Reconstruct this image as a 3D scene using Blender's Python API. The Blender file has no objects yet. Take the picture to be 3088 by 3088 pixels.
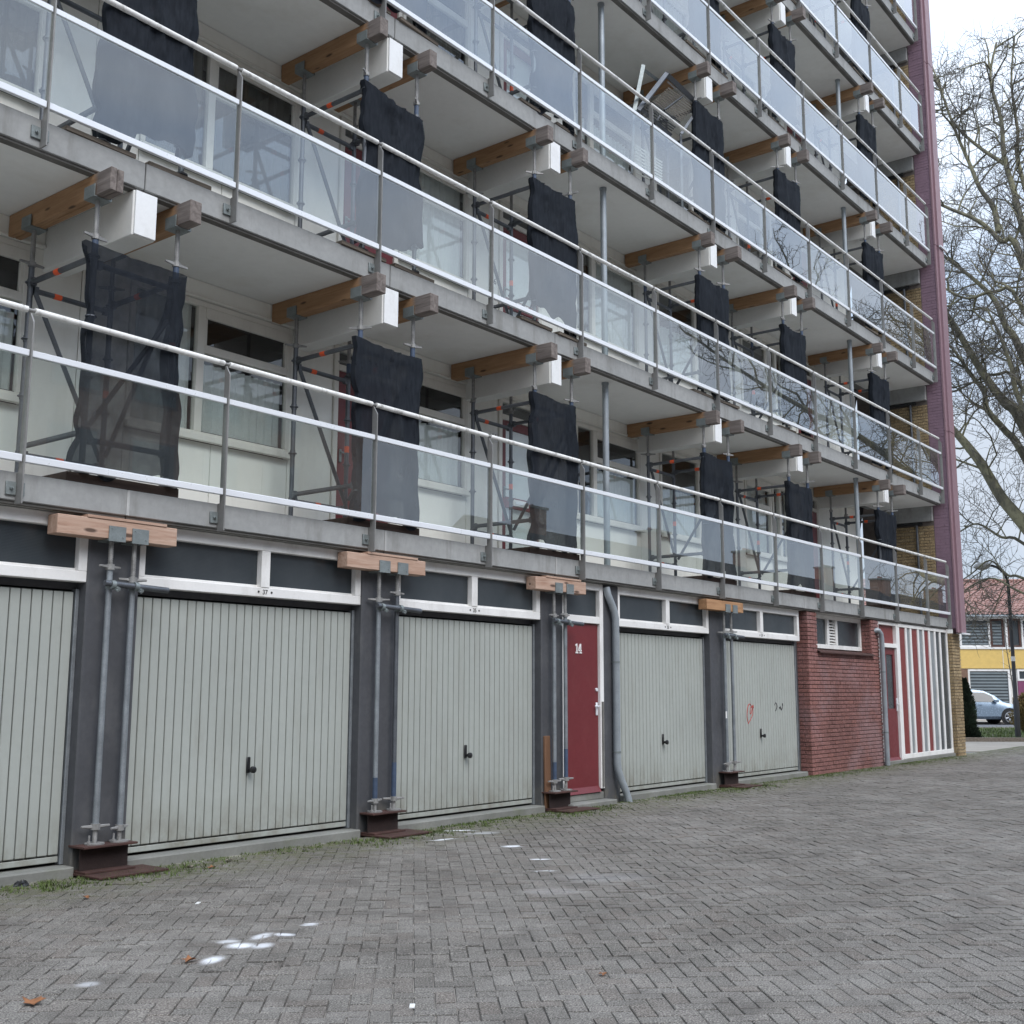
import bpy, math, random
import numpy as np
from mathutils import Vector, Matrix

scene = bpy.context.scene
COL = scene.collection
rnd = random.Random(7)
PI = math.pi

# ------------------------------------------------------------------ camera
SP = 1.82                                    # spacing of the railing posts
CAM = Vector((-4.2666, -7.9772, 1.385))
YAW, PITCH, ROLL, FPX = 0.9049, 0.1554, 0.0018, 3439.6
fw = Vector((math.sin(YAW) * math.cos(PITCH), math.cos(YAW) * math.cos(PITCH), math.sin(PITCH)))
rt = fw.cross(Vector((0, 0, 1))).normalized()
upv = rt.cross(fw)
r2 = rt * math.cos(ROLL) + upv * math.sin(ROLL)
u2 = -rt * math.sin(ROLL) + upv * math.cos(ROLL)
cam = bpy.data.cameras.new('camera')
cam.sensor_width = 36.0
cam.lens = FPX / 3088 * 36.0
cam.clip_start = 0.05
cam.clip_end = 2000
camo = bpy.data.objects.new('camera', cam)
COL.objects.link(camo)
m = Matrix.Identity(4)
for i in range(3):
    m[i][0], m[i][1], m[i][2], m[i][3] = r2[i], u2[i], -fw[i], CAM[i]
camo.matrix_world = m
scene.camera = camo

# ------------------------------------------------------------------ world, sun, exposure
SUN_EL, SUN_AZ = math.radians(48), math.radians(197)     # azimuth clockwise from +Y (where the light comes from)
world = bpy.data.worlds.new('World')
scene.world = world
world.use_nodes = True
wt = world.node_tree
wt.nodes.clear()
wo = wt.nodes.new('ShaderNodeOutputWorld')
bg = wt.nodes.new('ShaderNodeBackground')
sky = wt.nodes.new('ShaderNodeTexSky')
sky.sky_type = 'NISHITA'
sky.sun_disc = False
sky.sun_elevation = SUN_EL
sky.sun_rotation = SUN_AZ
sky.dust_density = 2.0
tc = wt.nodes.new('ShaderNodeTexCoord')
mp = wt.nodes.new('ShaderNodeMapping')
mp.inputs['Scale'].default_value = (1.0, 1.0, 2.2)
nz = wt.nodes.new('ShaderNodeTexNoise')
nz.inputs['Scale'].default_value = 2.3
nz.inputs['Detail'].default_value = 7
nz.inputs['Roughness'].default_value = 0.55
nz.inputs['Distortion'].default_value = 0.6
rp = wt.nodes.new('ShaderNodeMapRange')
rp.inputs['From Min'].default_value = 0.36
rp.inputs['From Max'].default_value = 0.60
rp.inputs['To Min'].default_value = 0.2
rp.inputs['To Max'].default_value = 1.0
mix = wt.nodes.new('ShaderNodeMix')
mix.data_type = 'RGBA'
mix.inputs['B'].default_value = (5.5, 6.15, 7.1, 1)      # cloud, before the background strength
lift = wt.nodes.new('ShaderNodeMix')
lift.data_type = 'RGBA'
lift.inputs['Factor'].default_value = 0.55
lift.inputs['B'].default_value = (4.6, 5.9, 7.9, 1)     # thin high haze over the blue
wt.links.new(tc.outputs['Generated'], mp.inputs['Vector'])
wt.links.new(mp.outputs['Vector'], nz.inputs['Vector'])
wt.links.new(nz.outputs['Fac'], rp.inputs['Value'])
wt.links.new(sky.outputs['Color'], lift.inputs['A'])
wt.links.new(lift.outputs['Result'], mix.inputs['A'])
wt.links.new(rp.outputs['Result'], mix.inputs['Factor'])
sxyz = wt.nodes.new('ShaderNodeSeparateXYZ')
wt.links.new(tc.outputs['Generated'], sxyz.inputs[0])
zr = wt.nodes.new('ShaderNodeMapRange')                 # an overcast sky is brighter overhead than at the horizon
zr.inputs['From Min'].default_value = 0.2
zr.inputs['From Max'].default_value = 1.0
zr.inputs['To Min'].default_value = 0.78
zr.inputs['To Max'].default_value = 2.5
wt.links.new(sxyz.outputs['Z'], zr.inputs['Value'])
ov = wt.nodes.new('ShaderNodeVectorMath')
ov.operation = 'SCALE'
wt.links.new(mix.outputs['Result'], ov.inputs[0])
wt.links.new(zr.outputs['Result'], ov.inputs['Scale'])
wt.links.new(ov.outputs['Vector'], bg.inputs['Color'])
bg.inputs['Strength'].default_value = 0.125
wt.links.new(bg.outputs['Background'], wo.inputs['Surface'])

sun = bpy.data.lights.new('sun', 'SUN')
sun.energy = 1.5
sun.angle = math.radians(35)
sun.color = (1.0, 0.97, 0.93)
suno = bpy.data.objects.new('sun', sun)
COL.objects.link(suno)
sdir = Vector((math.sin(SUN_AZ) * math.cos(SUN_EL), math.cos(SUN_AZ) * math.cos(SUN_EL), math.sin(SUN_EL)))
suno.rotation_euler = (-sdir).to_track_quat('-Z', 'Y').to_euler()
suno.location = (0, -20, 30)

vs = scene.view_settings
vs.view_transform = 'Standard'
vs.look = 'None'
vs.exposure = 0.36
vs.gamma = 1.0
vs.use_curve_mapping = False
scene.cycles.max_bounces = 10
scene.cycles.transparent_max_bounces = 24
scene.cycles.use_denoising = True

# ------------------------------------------------------------------ mesh helpers
class MB:
    def __init__(self):
        self.v, self.f = [], []
        self.smooth = False

    def add(self, vs_, fs):
        o = len(self.v)
        self.v += [tuple(p) for p in vs_]
        self.f += [tuple(i + o for i in q) for q in fs]
        return self

    def box(self, x0, x1, y0, y1, z0, z1, b=0.0):
        if b <= 0:
            self.add([(x0, y0, z0), (x1, y0, z0), (x1, y1, z0), (x0, y1, z0), (x0, y0, z1), (x1, y0, z1), (x1, y1, z1), (x0, y1, z1)],
                     [(0, 3, 2, 1), (4, 5, 6, 7), (0, 1, 5, 4), (1, 2, 6, 5), (2, 3, 7, 6), (3, 0, 4, 7)])
            return self
        b = min(b, (x1 - x0) * .45, (y1 - y0) * .45, (z1 - z0) * .45)
        X, Y, Z = (x0, x1), (y0, y1), (z0, z1)
        s = (1, -1)
        vs_, idx = [], {}
        for i in (0, 1):
            for j in (0, 1):
                for k in (0, 1):
                    for a in range(3):
                        p = [X[i] + s[i] * b, Y[j] + s[j] * b, Z[k] + s[k] * b]
                        p[a] = (X[i], Y[j], Z[k])[a]
                        idx[(i, j, k, a)] = len(vs_)
                        vs_.append(p)
        fs = []
        def q(a, b_, c, d, n):
            pa, pb, pc = Vector(vs_[a]), Vector(vs_[b_]), Vector(vs_[c])
            if (pb - pa).cross(pc - pa).dot(n) < 0:
                fs.append((d, c, b_, a))
            else:
                fs.append((a, b_, c, d))
        for t in (0, 1):
            n = 2 * t - 1
            q(idx[(t, 0, 0, 0)], idx[(t, 1, 0, 0)], idx[(t, 1, 1, 0)], idx[(t, 0, 1, 0)], Vector((n, 0, 0)))
            q(idx[(0, t, 0, 1)], idx[(1, t, 0, 1)], idx[(1, t, 1, 1)], idx[(0, t, 1, 1)], Vector((0, n, 0)))
            q(idx[(0, 0, t, 2)], idx[(1, 0, t, 2)], idx[(1, 1, t, 2)], idx[(0, 1, t, 2)], Vector((0, 0, n)))
        for i in (0, 1):
            for j in (0, 1):
                a, c = 2 * i - 1, 2 * j - 1
                q(idx[(i, j, 0, 0)], idx[(i, j, 1, 0)], idx[(i, j, 1, 1)], idx[(i, j, 0, 1)], Vector((a, c, 0)))
                q(idx[(i, 0, j, 0)], idx[(i, 1, j, 0)], idx[(i, 1, j, 2)], idx[(i, 0, j, 2)], Vector((a, 0, c)))
                q(idx[(0, i, j, 1)], idx[(1, i, j, 1)], idx[(1, i, j, 2)], idx[(0, i, j, 2)], Vector((0, a, c)))
        for i in (0, 1):
            for j in (0, 1):
                for k in (0, 1):
                    a, b_, c = idx[(i, j, k, 0)], idx[(i, j, k, 1)], idx[(i, j, k, 2)]
                    n = Vector((2 * i - 1, 2 * j - 1, 2 * k - 1))
                    pa, pb, pc = Vector(vs_[a]), Vector(vs_[b_]), Vector(vs_[c])
                    fs.append((a, b_, c) if (pb - pa).cross(pc - pa).dot(n) > 0 else (c, b_, a))
        return self.add(vs_, fs)

    def tube(self, pts, rad, n=10, caps=True):
        self.smooth = True
        pts = [Vector(p) for p in pts]
        if not hasattr(rad, '__len__'):
            rad = [rad] * len(pts)
        o = len(self.v)
        ref = None
        for i, p in enumerate(pts):
            d = (pts[min(i + 1, len(pts) - 1)] - pts[max(i - 1, 0)]).normalized()
            if ref is None:
                ref = Vector((0, 0, 1)) if abs(d.z) < .9 else Vector((1, 0, 0))
            a = (ref - d * ref.dot(d))
            a.normalize()
            ref = a
            b = d.cross(a)
            for k in range(n):
                t = 2 * PI * k / n
                self.v.append(tuple(p + (a * math.cos(t) + b * math.sin(t)) * rad[i]))
        for i in range(len(pts) - 1):
            for k in range(n):
                k2 = (k + 1) % n
                self.f.append((o + i * n + k, o + i * n + k2, o + (i + 1) * n + k2, o + (i + 1) * n + k))
        if caps:
            self.f.append(tuple(o + k for k in range(n - 1, -1, -1)))
            e = o + (len(pts) - 1) * n
            self.f.append(tuple(e + k for k in range(n)))
        return self

    def prism(self, poly, axis, a, b):
        # poly in the two other axes (ordered), extruded along axis from a to b
        def P(p, t):
            if axis == 'x':
                return (t, p[0], p[1])
            if axis == 'y':
                return (p[0], t, p[1])
            return (p[0], p[1], t)
        n = len(poly)
        vs_ = [P(p, a) for p in poly] + [P(p, b) for p in poly]
        area = sum(poly[i][0] * poly[(i + 1) % n][1] - poly[(i + 1) % n][0] * poly[i][1] for i in range(n))
        flip = (area > 0) != (axis == 'y')
        fs = [tuple(range(n)), tuple(range(2 * n - 1, n - 1, -1))]
        fs += [(i, i + n, (i + 1) % n + n, (i + 1) % n) for i in range(n)]
        if not flip:
            fs = [tuple(reversed(q)) for q in fs]
        if flip:
            fs = [tuple(reversed(q)) for q in fs]
        if area > 0 and axis != 'y' or area < 0 and axis == 'y':
            pass
        else:
            fs = [tuple(reversed(q)) for q in fs]
        return self.add(vs_, fs)

    def mesh(self, name, mat):
        me = bpy.data.meshes.new(name)
        me.from_pydata(self.v, [], self.f)
        if mat:
            me.materials.append(mat)
        if self.smooth:
            me.polygons.foreach_set('use_smooth', [True] * len(me.polygons))
            me.set_sharp_from_angle(angle=math.radians(40))
        me.update()
        return me

    def build(self, name, mat, parent=None, loc=None):
        return put(name, self.mesh(name, mat), parent, loc)


def put(name, me, parent=None, loc=None, rz=0.0):
    o = bpy.data.objects.new(name, me)
    COL.objects.link(o)
    if parent:
        o.parent = parent
    if loc:
        o.location = loc
    if rz:
        o.rotation_euler = (0, 0, rz)
    return o


def tag(o, label=None, cat=None, group=None, kind=None):
    if label:
        o['label'] = label
    if cat:
        o['category'] = cat
    if group:
        o['group'] = group
    if kind:
        o['kind'] = kind
    return o


def thing(name, label, cat, loc=(0, 0, 0), group=None, rz=0.0):
    o = bpy.data.objects.new(name, None)
    o.empty_display_size = 0.2
    COL.objects.link(o)
    o.location = loc
    o.rotation_euler = (0, 0, rz)
    return tag(o, label, cat, group)


def box(name, mat, parent, x0, x1, y0, y1, z0, z1, b=0.0):
    return MB().box(x0, x1, y0, y1, z0, z1, b).build(name, mat, parent)


def tubeob(name, mat, parent, pts, r, n=10):
    return MB().tube(pts, r, n).build(name, mat, parent)

def project(p):
    d = Vector(p) - CAM
    z = d.dot(fw)
    if z < 0.2:
        return None
    return (0.5 + FPX / 3088 * d.dot(r2) / z, 0.5 - FPX / 3088 * d.dot(u2) / z, z)

def seen(pts, mx=0.06, my=0.06):
    for p in pts:
        q = project(p)
        if q and -mx < q[0] < 1 + mx and -my < q[1] < 1 + my:
            return True
    return False

def ray(u, v, axis, val):
    # where the sight line of photograph pixel (u, v) meets a plane; used only to survey the place
    d = fw + r2 * ((u - 1544) / FPX) - u2 * ((v - 1544) / FPX)
    t = (val - CAM[axis]) / d[axis]
    return CAM + d * t

# ------------------------------------------------------------------ materials
def nt(name):
    mt = bpy.data.materials.new(name)
    mt.use_nodes = True
    t = mt.node_tree
    return mt, t, t.nodes['Principled BSDF'], t.links

def N(t, kind, **kw):
    n = t.nodes.new(kind)
    for k, v in kw.items():
        if k in n.inputs:
            n.inputs[k].default_value = v
        else:
            setattr(n, k, v)
    return n

def coords(t, scale=(1, 1, 1), space='pos'):
    mpn = N(t, 'ShaderNodeMapping', Scale=scale)
    if space == 'pos':
        g = N(t, 'ShaderNodeNewGeometry')
        t.links.new(g.outputs['Position'], mpn.inputs['Vector'])
    else:
        g = N(t, 'ShaderNodeTexCoord')
        t.links.new(g.outputs['Object'], mpn.inputs['Vector'])
    return mpn.outputs['Vector']

def noise(t, vec, scale, detail=4, rough=.55, dist=0):
    n = N(t, 'ShaderNodeTexNoise', Scale=scale, Detail=detail, Roughness=rough, Distortion=dist)
    t.links.new(vec, n.inputs['Vector'])
    return n.outputs['Fac']

def ramp(t, fac, a, b, lo=0.0, hi=1.0):
    n = N(t, 'ShaderNodeMapRange')
    n.inputs['From Min'].default_value = a
    n.inputs['From Max'].default_value = b
    n.inputs['To Min'].default_value = lo
    n.inputs['To Max'].default_value = hi
    t.links.new(fac, n.inputs['Value'])
    return n.outputs['Result']

def mixc(t, fac, a, b, mode='MIX'):
    n = N(t, 'ShaderNodeMix')
    n.data_type = 'RGBA'
    n.blend_type = mode
    for s, x in (('A', a), ('B', b)):
        if isinstance(x, tuple):
            n.inputs[s].default_value = (*x, 1) if len(x) == 3 else x
        else:
            t.links.new(x, n.inputs[s])
    if isinstance(fac, (int, float)):
        n.inputs['Factor'].default_value = fac
    else:
        t.links.new(fac, n.inputs['Factor'])
    return n.outputs['Result']

def math_(t, op, a, b=None):
    n = N(t, 'ShaderNodeMath', operation=op)
    for i, x in enumerate((a, b)):
        if x is None:
            continue
        if isinstance(x, (int, float)):
            n.inputs[i].default_value = x
        else:
            t.links.new(x, n.inputs[i])
    return n.outputs[0]

def bump(t, h, strength, dist=0.01):
    n = N(t, 'ShaderNodeBump', Strength=strength, Distance=dist)
    t.links.new(h, n.inputs['Height'])
    return n.outputs['Normal']

def plain(name, col, rough=.6, var=.12, scale=3.0, metal=0.0, fine=0.06, bmp=0.0, stain=None, spec=None, stretch=(1, 1, 1), low=None):
    """painted or raw surface: slow tone drift + fine grain, optional streaky stain colour"""
    mt, t, p, L = nt(name)
    v = coords(t, stretch)
    a = noise(t, v, scale, 5)
    b = noise(t, v, scale * 14, 4, .6)
    lo = tuple(c * (1 - var) for c in col)
    hi = tuple(min(1, c * (1 + var)) for c in col)
    c = mixc(t, ramp(t, a, .3, .7), lo, hi)
    c = mixc(t, ramp(t, b, .3, .7, 0, fine * 4), c, tuple(x * .55 for x in col))
    if stain:
        scol, samt, sscale, sstretch = stain
        sv = coords(t, sstretch)
        s = noise(t, sv, sscale, 6, .65)
        c = mixc(t, ramp(t, s, .52, .74, 0, samt), c, scol)
    if low:
        sx = N(t, 'ShaderNodeSeparateXYZ')
        L.new(coords(t), sx.inputs[0])
        dn = noise(t, coords(t, (1.5, 1.5, .8)), 3.5, 6, .7)
        c = mixc(t, math_(t, 'MULTIPLY', ramp(t, sx.outputs['Z'], .12, low, 1, 0), ramp(t, dn, .42, .68, .1, .75)), c, (.17, .155, .115))
    L.new(c, p.inputs['Base Color'])
    p.inputs['Metallic'].default_value = metal
    L.new(ramp(t, b, .2, .8, max(0, rough - .1), min(1, rough + .1)), p.inputs['Roughness'])
    if spec is not None:
        p.inputs['Specular IOR Level'].default_value = spec
    if bmp:
        L.new(bump(t, b, bmp, .004), p.inputs['Normal'])
    return mt

MT = {}
MT['slab'] = plain('slab_concrete', (.33, .335, .33), .8, .12, 1.2, bmp=.3, fine=.07, stain=((.13, .125, .11), .55, 2.2, (2.2, 2.2, .35)))
MT['soffit'] = plain('soffit_paint', (.80, .80, .775), .8, .05, .8, fine=.02, bmp=.1, stain=((.55, .52, .45), .35, 1.1, (1, 1, 1)))
MT['drip'] = plain('drip_edge', (.14, .135, .125), .85, .3, 3)
MT['caulk'] = plain('joint_filler', (.44, .44, .43), .8)
MT['beam'] = plain('beam_paint', (.80, .80, .77), .7, .06, 2, fine=.02, bmp=.12)
MT['beam_end'] = plain('beam_end_paint', (.84, .85, .85), .6, .03, 2, fine=.03, stain=((.45, .43, .38), .35, 3, (2, 2, 1)))
MT['panel'] = plain('wall_panel_paint', (.87, .86, .80), .5, .03, .9, fine=.015, stain=((.52, .50, .43), .3, 1.5, (2.0, 2.0, .3)))
MT['cream'] = plain('window_frame_paint', (.76, .74, .68), .45, .05, 3, fine=.02, stain=((.36, .34, .29), .3, 5, (1, 1, .5)))
MT['white'] = plain('white_paint', (.80, .79, .77), .5, .05, 3, fine=.03, stain=((.38, .36, .31), .4, 4, (1, 1, .5)))
MT['garage'] = plain('garage_paint', (.372, .392, .364), .45, .05, 1.2, fine=.03, stain=((.27, .27, .235), .4, 2.5, (2.5, 2.5, .5)), low=.5)
MT['groove'] = plain('garage_groove', (.17, .175, .165), .7)
MT['dark'] = plain('column_paint', (.070, .072, .080), .6, .15, 1.1, fine=.08, bmp=.2, stain=((.15, .15, .15), .35, 4, (1, 1, .6)), low=.35)
MT['sill'] = plain('sill_concrete', (.20, .20, .182), .85, .2, 2.5, bmp=.4, stain=((.12, .13, .08), .6, 3, (1, 1, 1)))
MT['alu'] = plain('white_aluminium', (.80, .82, .85), .32, .03, 2, metal=.15, fine=.02)
MT['post'] = plain('post_steel', (.26, .255, .245), .5, .18, 2, metal=.3, fine=.06)
MT['handrail'] = plain('handrail_paint', (.80, .79, .76), .5, .06, 2, fine=.05, stain=((.10, .10, .08), .75, 9, (1, 1, 1)))
MT['galv'] = plain('galvanised_steel', (.30, .325, .345), .5, .22, 9, metal=.55, fine=.12, bmp=.15)
MT['tube'] = plain('scaffold_tube', (.135, .145, .16), .5, .25, 6, metal=.6, fine=.12, bmp=.15)
MT['zinc'] = plain('zinc_pipe', (.33, .365, .39), .5, .15, 5, metal=.35, fine=.08)
MT['jack'] = plain('jack_steel', (.31, .305, .295), .6, .3, 20, metal=.4, fine=.1)
MT['blue'] = plain('blue_tube_paint', (.06, .09, .15), .5, .3, 12, fine=.15)
MT['orange'] = plain('orange_tape', (.80, .11, .03), .6, .1, 8)
MT['fork'] = plain('fork_steel', (.25, .28, .28), .55, .2, 8, metal=.5, fine=.1, bmp=.15)
MT['rust'] = plain('rusty_steel', (.062, .026, .020), .8, .35, 6, fine=.15, bmp=.5)
MT['rust_shaded'] = plain('shaded_rusty_steel', (.028, .015, .013), .85, .3, 6, fine=.12, bmp=.4)  # the rust again, darkened to paint in shade under a flange
MT['red'] = plain('red_door_paint', (.15, .020, .024), .4, .08, 1.3, fine=.03, stain=((.19, .05, .048), .3, 6, (1, 1, .6)))
MT['redpanel'] = plain('red_panel_paint', (.20, .035, .032), .5, .1, 1.5)
MT['greypanel'] = plain('grey_panel', (.23, .25, .26), .4, .1, 1.5)
MT['purple'] = plain('purple_cladding', (.265, .165, .19), .45, .06, .5, fine=.03, stain=((.28, .14, .14), .7, .5, (2, 2, .4)))
MT['purplebrick'] = plain('purple_brick_paint', (.25, .16, .205), .75, .1, 4, bmp=.3)
MT['sash'] = plain('dark_rubber', (.02, .021, .022), .5)
MT['black'] = plain('black_plastic', (.012, .012, .013), .4, .1, 5)
MT['interior'] = plain('interior_dark', (.055, .052, .05), .9, .3, .8)
MT['curtain'] = plain('net_curtain', (.86, .87, .87), .9, .06, 3)
MT['curtain_dark'] = plain('dark_curtain', (.14, .13, .12), .9, .2, 3)
MT['stairs'] = plain('stair_steel', (.025, .025, .027), .6, .2, 4)
MT['board'] = plain('sole_board', (.055, .035, .028), .85, .3, 4, bmp=.3, stretch=(1, 6, 6))
MT['plank'] = plain('weathered_plank', (.21, .175, .14), .9, .3, 3, bmp=.5, stretch=(1, 8, 8))
MT['leaf'] = plain('dead_leaf', (.24, .10, .04), .8, .35, 30)
MT['litter'] = plain('white_litter', (.7, .7, .68), .7)
MT['rack'] = plain('rack_slat', (.33, .30, .26), .6, .2, 9)
MT['digits_dark'] = plain('dark_digits', (.02, .02, .02), .6)
MT['digits_white'] = plain('white_digits', (.82, .80, .78), .5)
MT['spray_red'] = plain('red_marker', (.45, .05, .04), .6)
MT['bark'] = None

# timber with grain along local Y or X, grey where it has weathered outdoors
def wood(name, col, dark, axis, grey_end=None):
    mt, t, p, L = nt(name)
    sc = {'x': (1.2, 14, 14), 'y': (14, 1.2, 14)}[axis]
    v = coords(t, sc)
    a = noise(t, v, 1.6, 6, .6, .8)
    b = noise(t, v, 7, 3, .6)
    c = mixc(t, ramp(t, a, .32, .68), col, dark)
    c = mixc(t, ramp(t, b, .55, .8, 0, .5), c, tuple(x * .5 for x in dark))
    kn = N(t, 'ShaderNodeTexVoronoi', Scale=1.0)
    ks = {'x': (2.6, 9, 9), 'y': (9, 2.6, 9)}[axis]
    t.links.new(coords(t, ks), kn.inputs['Vector'])
    c = mixc(t, ramp(t, kn.outputs['Distance'], .10, .18, 1, 0), c, tuple(x * .28 for x in dark))
    if grey_end is not None:
        tcn = N(t, 'ShaderNodeTexCoord')
        sx = N(t, 'ShaderNodeSeparateXYZ')
        t.links.new(tcn.outputs['Object'], sx.inputs[0])
        wob = math_(t, 'ADD', sx.outputs['Y'], math_(t, 'MULTIPLY', a, .08))
        g = mixc(t, ramp(t, a, .3, .7), (.23, .195, .175), (.085, .068, .06))
        c = mixc(t, ramp(t, wob, grey_end, grey_end + .07, 1, 0), c, g)
    L.new(c, p.inputs['Base Color'])
    p.inputs['Roughness'].default_value = .75
    L.new(bump(t, a, .35, .004), p.inputs['Normal'])
    return mt

MT['timber'] = wood('timber_beam_wood', (.38, .225, .118), (.26, .142, .068), 'y', 0.04)
MT['header'] = wood('header_wood', (.52, .37, .285), (.36, .215, .15), 'x')
MT['header2'] = wood('header_wood_dark', (.46, .265, .135), (.30, .15, .07), 'x')
MT['leanboard'] = plain('brown_board', (.17, .085, .045), .7, .2, 2, stretch=(6, 6, 1))

# glass: one reflecting outer skin, clear inner skin
def glass(name, tint=(.93, .965, .95), dust=.035, ior=1.52, gain=1.0):
    mt, t, p, L = nt(name)
    t.nodes.remove(p)
    out = t.nodes['Material Output']
    tr = N(t, 'ShaderNodeBsdfTransparent', Color=(*tint, 1))
    gl = N(t, 'ShaderNodeBsdfGlossy', Roughness=0.0)
    gl.inputs['Color'].default_value = (.97, .985, 1, 1)
    df = N(t, 'ShaderNodeBsdfDiffuse', Color=(.6, .62, .62, 1))
    fr = N(t, 'ShaderNodeFresnel', IOR=ior)
    f2 = math_(t, 'DIVIDE', math_(t, 'MULTIPLY', fr.outputs[0], 2.0 * gain), math_(t, 'ADD', fr.outputs[0], 1.0))
    geo = N(t, 'ShaderNodeNewGeometry')
    front = math_(t, 'SUBTRACT', 1.0, geo.outputs['Backfacing'])
    fac = math_(t, 'MULTIPLY', f2, front)
    m1 = N(t, 'ShaderNodeMixShader')
    d = ramp(t, noise(t, coords(t, (1, 1, .5)), 2.5, 6, .7), .35, .8, dust * .3, dust * 2)
    L.new(math_(t, 'MULTIPLY', d, front), m1.inputs['Fac'])
    L.new(tr.outputs[0], m1.inputs[1])
    L.new(df.outputs[0], m1.inputs[2])
    m2 = N(t, 'ShaderNodeMixShader')
    L.new(fac, m2.inputs['Fac'])
    L.new(m1.outputs[0], m2.inputs[1])
    L.new(gl.outputs[0], m2.inputs[2])
    L.new(m2.outputs[0], out.inputs['Surface'])
    return mt

MT['glass'] = glass('balustrade_glass', dust=.045, ior=1.60, gain=1.3)
MT['winglass'] = glass('window_glass', (.92, .94, .93), .02)

def wired(name):
    mt, t, p, L = nt(name)
    v = coords(t, (1, 1, 1))
    w = N(t, 'ShaderNodeTexBrick', Scale=1.0)
    w.offset = 0
    a = noise(t, v, 2, 4)
    L.new(mixc(t, ramp(t, a, .3, .7), (.032, .040, .046), (.050, .058, .064)), p.inputs['Base Color'])
    p.inputs['Roughness'].default_value = .22
    wv = N(t, 'ShaderNodeTexWave', Scale=28.0)
    wv.bands_direction = 'Z'
    L.new(v, wv.inputs['Vector'])
    L.new(bump(t, wv.outputs['Fac'], .25, .002), p.inputs['Normal'])
    return mt
MT['wired'] = wired('wired_glass')

def netmat(name, lo, hi):
    mt, t, p, L = nt(name)
    out = t.nodes['Material Output']
    v = coords(t, (1, 1, 1))
    a = noise(t, v, 3.2, 4)
    b = noise(t, coords(t, (1, 1, .25)), 30, 3)
    L.new(mixc(t, ramp(t, b, .3, .7), (.010, .0125, .017), (.020, .024, .031)), p.inputs['Base Color'])
    p.inputs['Roughness'].default_value = .85
    p.inputs['Specular IOR Level'].default_value = .12
    tr = N(t, 'ShaderNodeBsdfTransparent')
    mx = N(t, 'ShaderNodeMixShader')
    L.new(ramp(t, a, .3, .7, lo, hi), mx.inputs['Fac'])
    L.new(tr.outputs[0], mx.inputs[1])
    L.new(p.outputs[0], mx.inputs[2])
    L.new(mx.outputs[0], out.inputs['Surface'])
    return mt
MT['net_thin'] = netmat('thin_debris_net', .80, .94)
MT['net_mid'] = netmat('close_debris_net', .92, .985)
MT['net_dense'] = netmat('dense_debris_net', .985, 1.0)

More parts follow.
